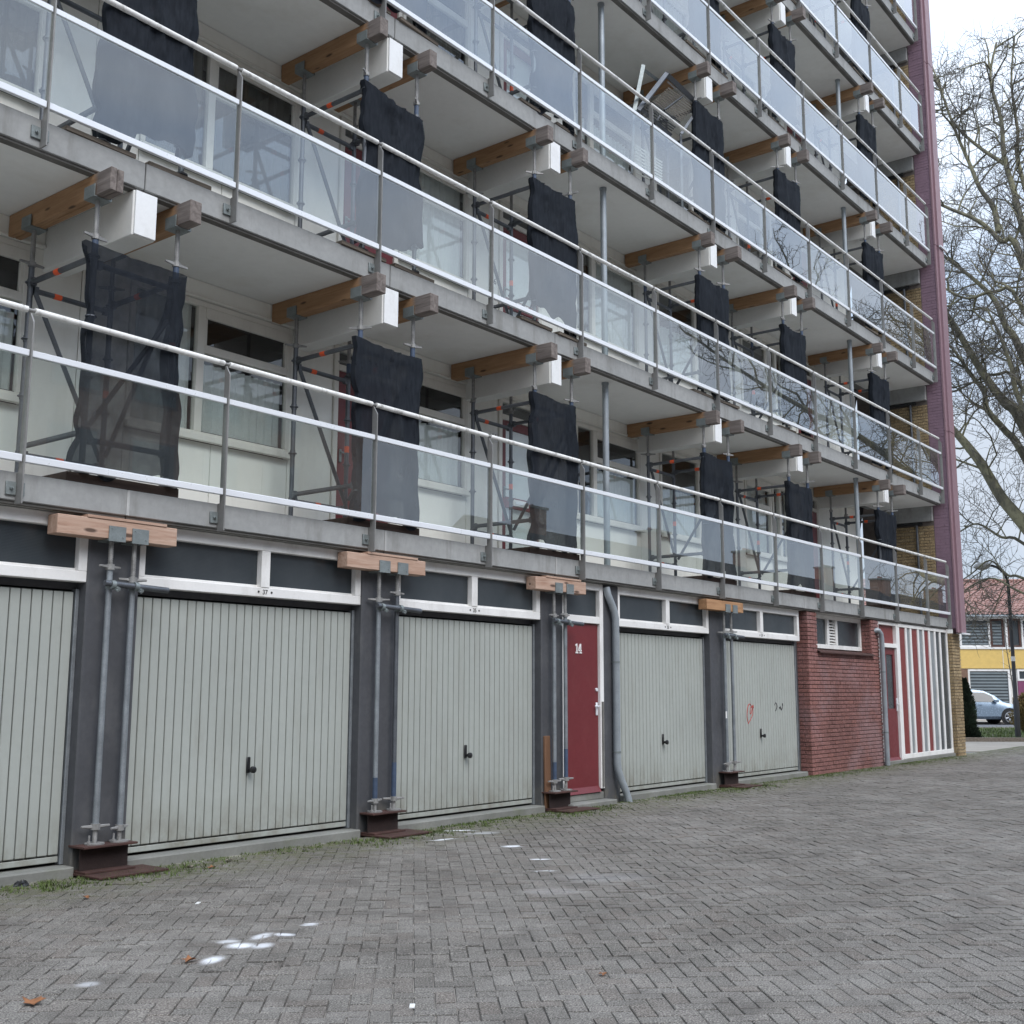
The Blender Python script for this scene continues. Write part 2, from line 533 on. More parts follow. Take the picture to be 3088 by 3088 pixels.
def tinted(name, cols, rough=.85, bmp=.35, grain=90, stain=None, moss=None, marks=None, grainamt=.5):
    """bricks and pavers: a tone of its own for each piece (attribute or object random), grain and stains"""
    mt, t, p, L = nt(name)
    at = N(t, 'ShaderNodeAttribute', attribute_name='tint')
    oi = N(t, 'ShaderNodeObjectInfo')
    s = math_(t, 'FRACT', math_(t, 'ADD', at.outputs['Fac'], oi.outputs['Random']))
    cr = N(t, 'ShaderNodeValToRGB')
    els = cr.color_ramp.elements
    while len(els) < len(cols):
        els.new(.5)
    for i, c in enumerate(cols):
        els[i].position = i / (len(cols) - 1)
        els[i].color = (*c, 1)
    L.new(s, cr.inputs['Fac'])
    v = coords(t)
    c = cr.outputs['Color']
    ea = N(t, 'ShaderNodeAttribute', attribute_name='edge')
    ev = ramp(t, noise(t, coords(t), 1.1, 4, .6), .35, .65, .05, .75)
    c = mixc(t, math_(t, 'MULTIPLY', ea.outputs['Fac'], ev), c, tuple(x * .25 for x in cols[0]))
    big = noise(t, v, .55, 5, .6)
    c = mixc(t, ramp(t, big, .38, .62, 0, .8), c, mixc(t, 1.0, c, (.60, .585, .56), 'MULTIPLY'))
    midn = noise(t, v, 3.4, 6, .7, .6)
    c = mixc(t, ramp(t, midn, .50, .66, 0, .55), c, mixc(t, 1.0, c, (.50, .47, .44), 'MULTIPLY'))
    c = mixc(t, ramp(t, midn, .46, .34, 0, .45), c, mixc(t, 1.0, c, (1.35, 1.34, 1.33), 'MULTIPLY'))
    g = noise(t, v, grain, 2, .75)
    c = mixc(t, ramp(t, g, .48, .40, 0, grainamt), c, tuple(x * .26 for x in cols[0]))
    c = mixc(t, ramp(t, g, .55, .62, 0, grainamt), c, tuple(min(1, x * 2.3) for x in cols[0]))
    if stain:
        scol, amt, sc = stain
        st = noise(t, v, sc, 6, .65, .5)
        c = mixc(t, ramp(t, st, .5, .7, 0, amt), c, scol)
    if moss:
        mcol, y0, y1, amt = moss
        sx = N(t, 'ShaderNodeSeparateXYZ')
        L.new(v, sx.inputs[0])
        mn = noise(t, v, 7, 5, .7)
        mf = math_(t, 'MULTIPLY', ramp(t, sx.outputs['Y'], y0, y1, 0, 1), ramp(t, mn, .38, .62, 0, amt))
        c = mixc(t, mf, c, mcol)
    if marks:
        for (mxx, myy, rx, ry, ang, amt) in marks:
            mpn = N(t, 'ShaderNodeMapping', vector_type='TEXTURE')
            mpn.inputs['Location'].default_value = (mxx, myy, 0)
            mpn.inputs['Rotation'].default_value = (0, 0, ang)
            mpn.inputs['Scale'].default_value = (rx, ry, 1)
            L.new(v, mpn.inputs['Vector'])
            ln = N(t, 'ShaderNodeVectorMath', operation='LENGTH')
            L.new(mpn.outputs['Vector'], ln.inputs[0])
            f = math_(t, 'ADD', ln.outputs['Value'], math_(t, 'MULTIPLY', math_(t, 'SUBTRACT', g, .5), 1.6))
            c = mixc(t, ramp(t, f, .45, 1.1, amt, 0), c, (.82, .84, .88))
    L.new(c, p.inputs['Base Color'])
    p.inputs['Roughness'].default_value = rough
    L.new(bump(t, g, bmp, .004), p.inputs['Normal'])
    return mt

WHITE_MARKS = [(-.336, -2.912, .10, .055, .5, .75), (-.003, -2.617, .07, .06, .2, .5), (-.03, -2.76, .085, .07, -.2, .8),
               (.05, -2.85, .08, .055, .3, .6), (.20, -2.66, .10, .045, .3, .6), (.31, -2.73, .07, .04, -1.2, .7),
               (.594, -2.621, .06, .03, -.5, .6), (-1.02, -2.864, .06, .05, -.4, .35), (4.05, -.63, .16, .035, -.2, .8),
               (4.66, -.30, .20, .035, -.75, .8), (4.64, -.6, .2, .10, -.5, .3), (4.07, -1.437, .10, .04, -.7, .85),
               (3.60, -2.10, .10, .035, -.75, .85), (3.13, -2.5, .09, .025, -.75, .8), (2.42, -3.1, .25, .16, -.75, .09), (3.15, -3.03, .4, .25, -.75, .08)]
MT['paver'] = tinted('paver_concrete', [(.148, .137, .122), (.184, .171, .154), (.220, .206, .187), (.166, .143, .124), (.200, .186, .170)],
                     .85, 1.0, 120, ((.075, .066, .058), .6, 2.2), ((.085, .088, .036), -1.1, -.05, 1.0), WHITE_MARKS, .85)
MT['redbrick'] = tinted('red_brick', [(.235, .105, .092), (.275, .128, .112), (.21, .092, .083), (.26, .112, .092)], .85, .4, 60, ((.30, .22, .235), .5, .7))
MT['yellowbrick'] = tinted('yellow_brick', [(.33, .245, .135), (.40, .31, .185), (.28, .20, .105), (.37, .28, .165)], .85, .4, 60, ((.16, .10, .05), .4, 2))
MT['mortar'] = plain('mortar', (.16, .135, .12), .9, .2, 6, bmp=.3)
MT['mortar_dark'] = plain('dark_mortar', (.135, .09, .08), .9, .2, 6, bmp=.3)

def bedmat():
    mt, t, p, L = nt('joint_sand')
    v = coords(t)
    a = noise(t, v, .8, 5, .6)
    b = noise(t, v, 6, 4, .6)
    c = mixc(t, ramp(t, math_(t, 'ADD', math_(t, 'MULTIPLY', a, .75), math_(t, 'MULTIPLY', b, .25)), .43, .55), (.060, .053, .044), (.36, .33, .295))
    sx = N(t, 'ShaderNodeSeparateXYZ')
    L.new(v, sx.inputs[0])
    c = mixc(t, math_(t, 'MULTIPLY', ramp(t, sx.outputs['Y'], -1.0, .0), ramp(t, b, .3, .6)), c, (.07, .085, .025))
    L.new(c, p.inputs['Base Color'])
    p.inputs['Roughness'].default_value = .95
    L.new(bump(t, noise(t, v, 120, 3), .5, .004), p.inputs['Normal'])
    return mt
MT['bed'] = bedmat()

def groundmat():
    """the yard beyond the bricks built one by one: same herringbone, as far colour only"""
    mt, t, p, L = nt('far_yard_paving')
    v = coords(t)
    a = noise(t, v, .5, 5, .6)
    b = noise(t, v, 9, 4, .7)
    c = mixc(t, ramp(t, a, .3, .7), (.135, .13, .125), (.19, .183, .175))
    c = mixc(t, ramp(t, b, .35, .7, 0, .5), c, (.095, .09, .084))
    L.new(c, p.inputs['Base Color'])
    p.inputs['Roughness'].default_value = .9
    L.new(bump(t, b, .5, .01), p.inputs['Normal'])
    return mt
MT['ground'] = groundmat()
MT['asphalt'] = plain('road_asphalt', (.12, .12, .125), .9, .15, .6, bmp=.3)
MT['pavement'] = plain('pavement_slabs', (.30, .275, .24), .9, .15, 1.5, bmp=.3)
MT['soil'] = plain('lawn_soil', (.07, .075, .035), .95, .3, 1.5, bmp=.6)
MT['grass'] = plain('grass_blades', (.085, .125, .030), .8, .4, 3)
MT['moss'] = plain('moss', (.075, .105, .025), .9, .5, 8)

def barkmat():
    mt, t, p, L = nt('plane_tree_bark')
    v = coords(t, (1, 1, .6))
    a = noise(t, v, 2.2, 5, .6)
    b = noise(t, v, 9, 4, .6)
    c = mixc(t, ramp(t, a, .42, .58), (.12, .112, .082), (.25, .235, .145))
    c = mixc(t, ramp(t, b, .5, .7, 0, .6), c, (.05, .05, .035))
    L.new(c, p.inputs['Base Color'])
    p.inputs['Roughness'].default_value = .9
    L.new(bump(t, b, .4, .02), p.inputs['Normal'])
    return mt
MT['bark'] = barkmat()
MT['twig'] = plain('twig_bark', (.125, .112, .094), .9, .3, 2)

# ------------------------------------------------------------------ levels (measured)
H = 2.7955
def Z(k):                     # top of gallery slab k (0 = above the garages)
    return 2.977 + H * k
NL = 7
def UND(k):                   # underside of slab k below its top
    return .233 if k == 0 else .262
BAYS = [.92, 3.86, 6.78, 10.98, 13.93, 18.05]
XL, XR = -4.6, 21.5
YW = 1.45                     # flat front wall behind the galleries
FLOORWORD = ['first', 'second', 'third', 'fourth', 'fifth', 'sixth', 'seventh']
BAYWORD = ['leftmost bay', 'second bay from left', 'third bay from left', 'fourth bay from left', 'fifth bay from left', 'rightmost bay']

# ------------------------------------------------------------------ ground, yard
g = MB().box(-300, 500, -400, 400, -.5, -.03).build('ground', MT['ground'])
tag(g, 'flat grey ground running out to the horizon', 'ground', kind='structure')
yard = MB().box(-14, 27.5, -14, .25, -.2, -.0085).build('courtyard', MT['bed'])
tag(yard, 'brick paved courtyard in front of the garages', 'paving', kind='structure')

ANG = math.radians(47.0)
e1 = Vector((math.sin(ANG), math.cos(ANG)))
e2 = Vector((math.cos(ANG), -math.sin(ANG)))
BW = .0955
# standard 90 degree herringbone on unit cells: brick A covers (x,y),(x+1,y) ; brick B covers (x,y),(x,y+1)
pieces = []
for j in range(-290, 360):
    for n in range(-90, 120):
        x = 4 * n + j % 4
        pieces.append((x + 1.0, j + .5, 0))                  # lying along e1, cells x, x+1 of row j
        pieces.append((x + 2.5, j + 0.0, 1))                 # standing along e2, cell x+2 of rows j-1, j
sel = []
for (a, b, o) in pieces:
    p = e1 * (a * BW) + e2 * (b * BW)
    X, Y = p.x - 1.0, p.y - 3.0
    if Y > .10 or Y < -13.5 or X < -10 or X > 27.3:
        continue
    if Y > .02 and (.5 < X < 14.0):
        continue
    q = project((X, Y, 0))
    if not q or not (-.28 < q[0] < 1.28 and q[1] < 1.3):
        continue
    sel.append((q[2], X, Y, o, q))
sel.sort()
def brick_top(mb, X, Y, ang, L2, W2, dz, tx, ty, h=.03, c=.006):
    ca, sa = math.cos(ang), math.sin(ang)
    def P(x, y, z):
        return (X + x * ca - y * sa, Y + x * sa + y * ca, z + dz + x * tx + y * ty)
    l, w = L2 - c, W2 - c
    vs_ = [P(-L2, -W2, -h), P(L2, -W2, -h), P(L2, W2, -h), P(-L2, W2, -h),
           P(-L2, -W2, -c), P(L2, -W2, -c), P(L2, W2, -c), P(-L2, W2, -c),
           P(-l, -w, 0), P(l, -w, 0), P(l, w, 0), P(-l, w, 0)]
    fs = [(8, 9, 10, 11)]
    for i in range(4):
        k = (i + 1) % 4
        fs.append((4 + i, 4 + k, 8 + k, 8 + i))
        fs.append((i, k, 4 + k, 4 + i))
    mb.add(vs_, fs)
A1 = math.atan2(e1.y, e1.x)
A2 = math.atan2(e2.y, e2.x)
single, field = [], []
for s in sel:
    q = s[4]
    if len(single) < 300 and -.01 < q[0] < 1.01 and q[1] < 1.01:
        single.append(s)
    else:
        field.append(s)
pm = MB()
brick_top(pm, 0, 0, 0, .0931, .0453, 0, 0, 0, c=.0035)
pme = pm.mesh('paver', MT['paver'])
EDGE = [0.0] + [1.0] * 8
pme.attributes.new('edge', 'FLOAT', 'FACE').data.foreach_set('value', EDGE)
for (zz, X, Y, o, q) in single:
    ob = put('paver', pme, yard, (X, Y, rnd.gauss(0, .0012)))
    ob.rotation_euler = (rnd.gauss(0, .006), rnd.gauss(0, .005), (A1 if o == 0 else A2) + rnd.gauss(0, .006))
fm = MB()
tints = []
for (zz, X, Y, o, q) in field:
    brick_top(fm, X + rnd.gauss(0, .001), Y + rnd.gauss(0, .001), (A1 if o == 0 else A2) + rnd.gauss(0, .006), .0931, .0453, rnd.gauss(0, .0018), rnd.gauss(0, .008), rnd.gauss(0, .008), c=.0035)
    tints += [rnd.random()] * 9
fo = fm.build('paver_field', MT['paver'], yard)
fo['kind'] = 'stuff'
at = fo.data.attributes.new('tint', 'FLOAT', 'FACE')
at.data.foreach_set('value', tints)
fo.data.attributes.new('edge', 'FLOAT', 'FACE').data.foreach_set('value', EDGE * len(field))

# ------------------------------------------------------------------ apartment building
bld = thing('apartment_building', 'long pale gallery apartment block with garages below, glass railings and purple end column', 'building', (0, 0, 0))

# --- gallery slabs, soffits, beams
splits = [XL] + [b + .02 for b in BAYS] + [XR]
for k in range(NL):
    z1 = Z(k)
    for i in range(len(splits) - 1):
        a, b = splits[i] + .005, splits[i + 1] - .005
        s = box('gallery_slab', MT['slab'], bld, a, b, .04, 2.2 if b < 20 else 1.45, z1 - UND(k) + .022, z1, .006)
        box('drip_edge', MT['drip'], s, a, b, .062, .14, z1 - UND(k), z1 - UND(k) + .0215)
        box('soffit', MT['soffit'], s, a, b, .141, 1.452, z1 - UND(k) + .002, z1 - UND(k) + .0215)
    if k == 0:
        for b in BAYS:
            box('joint_filler', MT['caulk'], bld, b + .008, b + .032, .034, .0395, z1 - .208, z1 - .004)
    if k > 0:
        for i, b in enumerate(BAYS):
            be = box('cantilever_beam', MT['beam'], bld, b - .075, b + .145, .055, 1.46, z1 - .657, z1 - UND(k) - .0005, .006)
            box('end_plate', MT['beam_end'], be, b - .062, b + .143, .035, .0545, z1 - .648, z1 - UND(k) - .003, .003)
    # rear closing floor of the rooms
box('interior_end', MT['interior'], bld, 20.06, 20.12, 1.52, 3.0, Z(0) - .2, Z(6))
for k in range(NL - 1):
    box('interior_wall', MT['interior'], bld, XL, 20.05, 2.9, 3.0, Z(k) - .25, Z(k) + H - .1)
    box('interior_floor', MT['interior'], bld, XL, 20.05, 2.15, 2.95, Z(k) - .19, Z(k) - .02)

# --- windows, doors and wall panels on each gallery
def window(parent, k, x0, x1, mull, transoms, curtain, seed):
    """frame with lights; transoms lists the lights that have a vent above"""
    r = random.Random(seed)
    zb, zt = Z(k) + .915, Z(k) + 2.335
    t = .055
    w = MB()
    w.box(x0, x1, 1.405, 1.475, zb, zb + .06, .005)
    w.box(x0, x1, 1.405, 1.475, zt - .06, zt, .005)
    edges = [x0] + list(mull) + [x1]
    for i, e in enumerate(edges):
        hw = t / 2 if 0 < i < len(edges) - 1 else t
        a, b = (e, e + t) if i == 0 else ((e - t, e) if i == len(edges) - 1 else (e - .045, e + .045))
        w.box(a, b, 1.407, 1.473, zb + .061, zt - .061, .004)
    wo_ = w.build('window', MT['cream'], parent)
    box('sill', MT['cream'], wo_, x0 - .01, x1 + .01, 1.35, 1.404, zb - .045, zb + .025, .006)
    for i in range(len(edges) - 1):
        a = edges[i] + (t if i == 0 else .045)
        b = edges[i + 1] - (t if i == len(edges) - 2 else .045)
        ztr = Z(k) + 1.80
        if i in transoms:
            m_ = MB()
            m_.box(a, b, 1.412, 1.468, ztr, ztr + .085, .004)
            m_.box(a, b, 1.400, 1.440, zt - .17, zt - .062, .004)
            m_.box(a + .0, a + .03, 1.415, 1.46, ztr + .086, zt - .171, .003)
            m_.box(b - .03, b, 1.415, 1.46, ztr + .086, zt - .171, .003)
            m_.build('frame', MT['cream'], wo_)
            box('sash', MT['sash'], wo_, a, b, 1.442, 1.447, zb + .061, zb + .075)
            box('pane', MT['winglass'], wo_, a + .001, b - .001, 1.448, 1.454, zb + .062, ztr - .001)
            box('pane', MT['winglass'], wo_, a + .031, b - .031, 1.444, 1.450, ztr + .086, zt - .171)
        else:
            box('pane', MT['winglass'], wo_, a + .001, b - .001, 1.448, 1.454, zb + .062, zt - .062)
        # curtain hung inside
        c = curtain if isinstance(curtain, str) else curtain[i]
        if c:
            ztop = {'full': zt - .04, 'half': zb + .80, 'dark': zt - .04}[c]
            n = max(6, int((b - a) / .018))
            cm = MB()
            zs = [zb + .07, zb + .4, ztop - .2, ztop]
            vs_, fs = [], []
            for zi, zc in enumerate(zs):
                for q in range(n + 1):
                    xx = a + (b - a) * q / n
                    vs_.append((xx, 1.515 + .020 * math.sin(q * 1.15 + r.random() * .9) + .01 * math.sin(q * .31 + seed), zc))
            for zi in range(len(zs) - 1):
                for q in range(n):
                    o = zi * (n + 1) + q
                    fs.append((o, o + 1, o + n + 2, o + n + 1))
            cm.add(vs_, fs)
            cm.smooth = True
            cm.build('curtain', MT['curtain_dark'] if c == 'dark' else MT['curtain'], wo_)
    return wo_

def front_door(parent, k, x0, x1, glazed):
    zb, zt = Z(k) + .02, Z(k) + 2.335
    f = MB()
    f.box(x0, x0 + .07, 1.405, 1.475, zb, zt, .004)
    f.box(x1 - .07, x1, 1.405, 1.475, zb, zt, .004)
    f.box(x0 + .071, x1 - .071, 1.407, 1.473, zt - .06, zt, .004)
    f.box(x0 + .071, x1 - .071, 1.407, 1.473, zb + 2.02, zb + 2.09, .004)
    fr = f.build('front_door', MT['cream'], parent)
    box('transom_pane', MT['winglass'], fr, x0 + .072, x1 - .072, 1.446, 1.452, zb + 2.091, zt - .061)
    a, b = x0 + .075, x1 - .075
    if not glazed:
        box('leaf', MT['red'], fr, a, b, 1.425, 1.465, zb + .02, zb + 2.015, .004)
    else:
        l = MB()
        for (u0, u1, w0, w1) in ((a, a + .09, .02, 2.015), (b - .09, b, .02, 2.015), (a + .0905, b - .0905, .02, .12),
                                 (a + .0905, b - .0905, .82, .97), (a + .0905, b - .0905, 1.90, 2.015)):
            l.box(u0, u1, 1.425, 1.465, zb + w0, zb + w1, .004)
        l.build('leaf', MT['red'], fr)
        box('pane', MT['winglass'], fr, a + .0906, b - .0906, 1.442, 1.448, zb + .1205, zb + .8195)
        box('pane', MT['winglass'], fr, a + .0906, b - .0906, 1.442, 1.448, zb + .9705, zb + 1.8995)
        box('blind', MT['curtain'], fr, a + .05, b - .05, 1.49, 1.495, zb + .1, zb + 1.95)
        ls = MB()
        ls.box((a + b) / 2 - .17, (a + b) / 2 + .17, 1.405, 1.424, zb + .86, zb + .945, .004)
        s = ls.build('letter_slot', MT['white'], fr)
        box('flap', MT['alu'], s, (a + b) / 2 - .13, (a + b) / 2 + .13, 1.398, 1.4045, zb + .885, zb + .925, .002)
    hd = MB()
    hd.box(a + .03, a + .065, 1.405, 1.424, zb + .95, zb + 1.10, .004)
    hd.box(a + .035, a + .15, 1.375, 1.39, zb + 1.05, zb + 1.07, .004)
    hd.box(a + .035, a + .055, 1.39, 1.405, zb + 1.05, zb + 1.07, .002)
    hd.build('handle', MT['fork'], fr)
    return fr

WINS = [(-1.3, .72, [-.55], (1,)), (1.75, 3.76, [2.57], (1,)), (5.42, 6.75, [], (0,)), (9.2, 11.0, [9.70], (1,)),
        (11.6, 13.95, [12.9], (1,)), (14.62, 15.72, [], (0,)), (15.76, 16.78, [16.1, 16.44], ())]
DOORS = [(4.40, 5.40, False), (7.40, 8.36, True), (17.0, 17.92, False)]
for k in range(NL - 1):
    for i, (a, b, mu, tr) in enumerate(WINS):
        if k >= 2 and b < -1:
            continue
        r = random.Random(100 * k + i)
        n = len(mu) + 1
        if k == 0:
            cu = [('full', 'half'), ('full', 'half'), ('half',), (None, 'half'), ('half', 'half'), ('full',), ('full', 'full', None)][i]
        elif i == 0 or (k == 1 and i == 1):
            cu = ('dark', 'dark') if k == 1 and i == 1 else ('full', 'dark')
        else:
            cu = tuple(r.choice(['half', 'full', 'half', 'dark', None]) for _ in range(n))
        window(bld, k, a, b, mu, tr, cu, 100 * k + i)
    for (a, b, gl) in DOORS:
        front_door(bld, k, a, b, gl)
    zb, zt, ztop = Z(k), Z(k) + .87, Z(k) + H - UND(1)
    # full-height panels between openings, spandrels below windows, header strip above
    def panels(a, b, z0, z1, step=1.25, y0=1.43):
        n = max(1, round((b - a) / step))
        for q in range(n):
            box('wall_panel', MT['panel'], bld, a + (b - a) * q / n + .004, a + (b - a) * (q + 1) / n - .004, y0, 1.50, z0, z1, .003)
    ops = sorted([(a, b) for a, b, _, _ in WINS] + [(a, b) for a, b, _ in DOORS])
    x = XL
    for a, b in ops:
        if a - x > .06:
            panels(x, a, zb + .002, Z(k) + 2.338, .55 if a - x < 1.2 else .8)
        x = max(x, b)
    panels(x, 20.1, zb + .002, Z(k) + 2.338, 1.1)
    for a, b, _, _ in WINS:
        panels(a, b, zb + .002, zt, 1.3)
    xs = [XL] + [b for b in BAYS] + [20.1]
    for i in range(len(xs) - 1):
        box('header_board', MT['panel'], bld, xs[i] + .15 if i else xs[i], xs[i + 1] - .08 if i < len(xs) - 2 else xs[i + 1], 1.40, 1.50, Z(k) + 2.342, ztop - .001, .004)
        box('header_trim', MT['cream'], bld, xs[i] + .15 if i else xs[i], xs[i + 1] - .08 if i < len(xs) - 2 else xs[i + 1], 1.375, 1.399, Z(k) + 2.345, Z(k) + 2.372, .003)

# --- stairwell at the far end: open-riser steel flights
for k in range(NL - 1):
    st = MB()
    for yy in (1.75, 2.65):
        st.prism([(19.75, Z(k)), (20.02, Z(k)), (21.42, Z(k) + H), (21.15, Z(k) + H)], 'y', yy, yy + .05)
    so = st.build('stair_flight', MT['stairs'], bld)
    for q in range(12):
        xx = 19.95 + 1.35 * q / 11
        zz = Z(k) + .12 + (H - .25) * q / 11
        box('tread', MT['stairs'], so, xx - .11, xx + .14, 1.80, 2.65, zz, zz + .045)
    rl = MB()
    for yy in (1.78, 2.68):
        rl.tube([(19.8, yy, Z(k) + .9), (21.3, yy, Z(k) + H + .8)], .02, 8)
        for q in range(4):
            xx = 20.0 + .4 * q
            rl.tube([(xx, yy, Z(k) + .05 + (xx - 19.8) * 1.86), (xx, yy, Z(k) + .9 + (xx - 19.8) * 1.86)], .013, 6)
    rl.build('stair_rail', MT['stairs'], bld)
    box('stair_back_wall', MT['panel'], bld, 20.13, 22.6, 3.3, 3.4, Z(k) - .19, Z(k) + H - .21)  # added wall: blocks the sky behind so the stairwell comes out darker
    box('stair_landing', MT['slab'], bld, 20.05, 21.5, 1.46, 1.72, Z(k) - .2, Z(k))

# --- brick faces (joined relief, far and small) on the end wall
def brick_face(mb, tl, plane, c0, a0, a1, z0, z1, L=.22, hgt=.0685, depth=.02, sgn=-1, jt=.011, r=rnd, bev=.003):
    """running bond on plane 'x' or 'y' at coordinate c0, proud towards sgn"""
    row = 0
    z = z0
    while z < z1 - .02:
        ze = min(z + hgt - jt, z1)
        s = a0 - (L / 2 if row % 2 else 0)
        while s < a1 - .01:
            p, q = max(s, a0), min(s + L - jt, a1)
            if q - p > .02:
                d = depth + r.uniform(-.003, .003)
                lo, hi = (c0 - d, c0 + .002) if sgn < 0 else (c0 - .002, c0 + d)
                if plane == 'y':
                    mb.box(p, q, lo, hi, z, ze, bev)
                else:
                    mb.box(lo, hi, p, q, z, ze, bev)
                nf = 26 if bev > 0 else 6
                tl += [r.random()] * nf
            s += L
        z += hgt
        row += 1

def joined_bricks(name, mat, parent, specs, **kw):
    mb, tl = MB(), []
    for sp in specs:
        brick_face(mb, tl, *sp, **kw)
    o = mb.build(name, mat, parent)
    a = o.data.attributes.new('tint', 'FLOAT', 'FACE')
    a.data.foreach_set('value', tl[:len(o.data.polygons)])
    o['kind'] = 'stuff'
    return o

ew = box('end_wall', MT['mortar'], bld, 21.60, 21.84, .25, 1.9, 2.80, Z(6) + .2)
specs = []
for k in range(6):
    specs.append(('x', 21.60, .262, 1.55, Z(k), Z(k) + 2.10))
joined_bricks('brick_courses', MT['yellowbrick'], ew, specs, bev=0)
for k in range(6):
    box('end_beam', MT['slab'], bld, 21.50, 21.595, .26, 1.5, Z(k) + 2.20, Z(k) + H - UND(1) - .0005, .006)
    box('end_lintel', MT['sash'], bld, 21.53, 21.575, .5, 1.5, Z(k) + 2.13, Z(k) + 2.19, .004)
    tubeob('wall_pipe', MT['tube'], bld, [(21.53, .62, Z(k)), (21.53, .62, Z(k) + 2.12)], .028, 10)

pc = box('end_column', MT['purplebrick'], bld, 21.60, 21.95, -.095, .249, 2.76, Z(6) + .4)
joined_bricks('brick_courses', MT['purplebrick'], pc, [('x', 21.60, -.085, .245, 2.77, Z(6))], depth=.006, bev=.002, jt=.006)
zz = [2.66, 7.2, 11.62, 16.2, Z(6) + .3]
for i in range(4):
    c = MB()
    c.box(21.58, 21.70, -.140, -.098, zz[i] + .005, zz[i + 1] - .005, .004)
    c.box(21.70, 22.00, -.185, -.098, zz[i] + .005, zz[i + 1] - .005, .006)
    c.box(22.0005, 22.12, -.160, .10, zz[i] + .005, zz[i + 1] - .005, .006)
    cl = c.build('cladding_panel', MT['purple'], pc)
    if i in (0, 2):
        box('ledge', MT['alu'], cl, 21.68, 22.15, -.235, -.188, zz[i] - .035, zz[i] + .004, .004)

# --- railings
POSTS = [i * SP for i in range(-2, 12)] + [21.46]
pm_ = MB()
# flat bar post in its local frame: slab face at y = .04; top chamfered at the front
pm_.prism([(-.056, -.240), (.036, -.240), (.036, .0), (.012, .0), (.012, 1.235), (.004, 1.235), (-.056, 1.14)], 'x', -.006, .006)
post_me = pm_.mesh('post', MT['post'])
bm_ = MB()
for sx in (-1, 1):
    x0, x1 = (-.085, -.0065) if sx < 0 else (.0065, .060)
    bm_.box(x0, x1, .022, .0395, -.175, -.075, .003)
    cx = (x0 + x1) / 2
    bm_.tube([(cx, .022, -.125), (cx, .006, -.125)], .014, 8)
    bm_.tube([(cx, .006, -.125), (cx, -.006, -.125)], .007, 8)
br_me = bm_.mesh('bracket', MT['fork'])
for k in range(6):
    rl = MB()
    rl.tube([(POSTS[0], .0, Z(k) + 1.243), (POSTS[-1], .0, Z(k) + 1.243)], .014, 8)
    rail = rl.build('railing', MT['post'], bld)
    rail['label'] = 'glass railing of the %s gallery with white handrail' % FLOORWORD[k]
    for i, px in enumerate(POSTS):
        put('post', post_me, rail, (px, 0, Z(k)))
        put('bracket', br_me, rail, (px, 0, Z(k)))
        if i == len(POSTS) - 1:
            continue
        a, b = px + .010, POSTS[i + 1] - .010
        if not seen([(a, 0, Z(k)), (b, 0, Z(k)), (a, 0, Z(k) + 1.2), (b, 0, Z(k) + 1.2)], .5, .5):
            continue
        hr = MB()
        hr.tube([(px + .03, .0, Z(k) + 1.243), (POSTS[i + 1] - .03, .0, Z(k) + 1.243)], .0255, 12)
        hr.build('handrail', MT['handrail'], rail)
        box('top_rail', MT['alu'], rail, a, b, -.042, -.004, Z(k) + .875, Z(k) + .925, .004)
        box('bottom_rail', MT['alu'], rail, a, b, -.042, -.004, Z(k) + .070, Z(k) + .126, .004)
        pn = box('glass_pane', MT['glass'], rail, a, b, -.030, -.020, Z(k) + .1265, Z(k) + .8745)
        tlt = rnd.gauss(0, .0016)
        for v in pn.data.vertices:                     # no two panes hang exactly alike
            v.co.y += tlt * (v.co.x - (a + b) / 2) + rnd.gauss(0, .0004)

# --- ground floor: columns, garage doors, transoms
COLS = [(.690, 1.157), (3.683, 4.188), (6.652, 7.085), (7.985, 8.335), (10.806, 11.254)]
for a, b in COLS:
    box('column', MT['dark'], bld, a, b, .15, .60, -.03, 2.739, .012)
box('lintel_beam', MT['dark'], bld, XL, 14.1, .30, .60, 2.165, 2.742)
box('garage_back', MT['interior'], bld, XL, 21.5, .62, .70, -.03, 2.742)

def digits(txt, size, mat, parent, loc, name='number', depth=.002):
    cu = bpy.data.curves.new('txt', 'FONT')
    cu.body = txt
    cu.size = size
    cu.extrude = depth
    cu.align_x = 'CENTER'
    tmp = bpy.data.objects.new('txt', cu)
    COL.objects.link(tmp)
    bpy.context.view_layer.update()
    dg = bpy.context.evaluated_depsgraph_get()
    me = bpy.data.meshes.new_from_object(tmp.evaluated_get(dg))
    bpy.data.objects.remove(tmp)
    me.materials.clear()
    me.materials.append(mat)
    o = put(name, me, parent, loc)
    o.rotation_euler = (PI / 2, 0, 0)
    return o

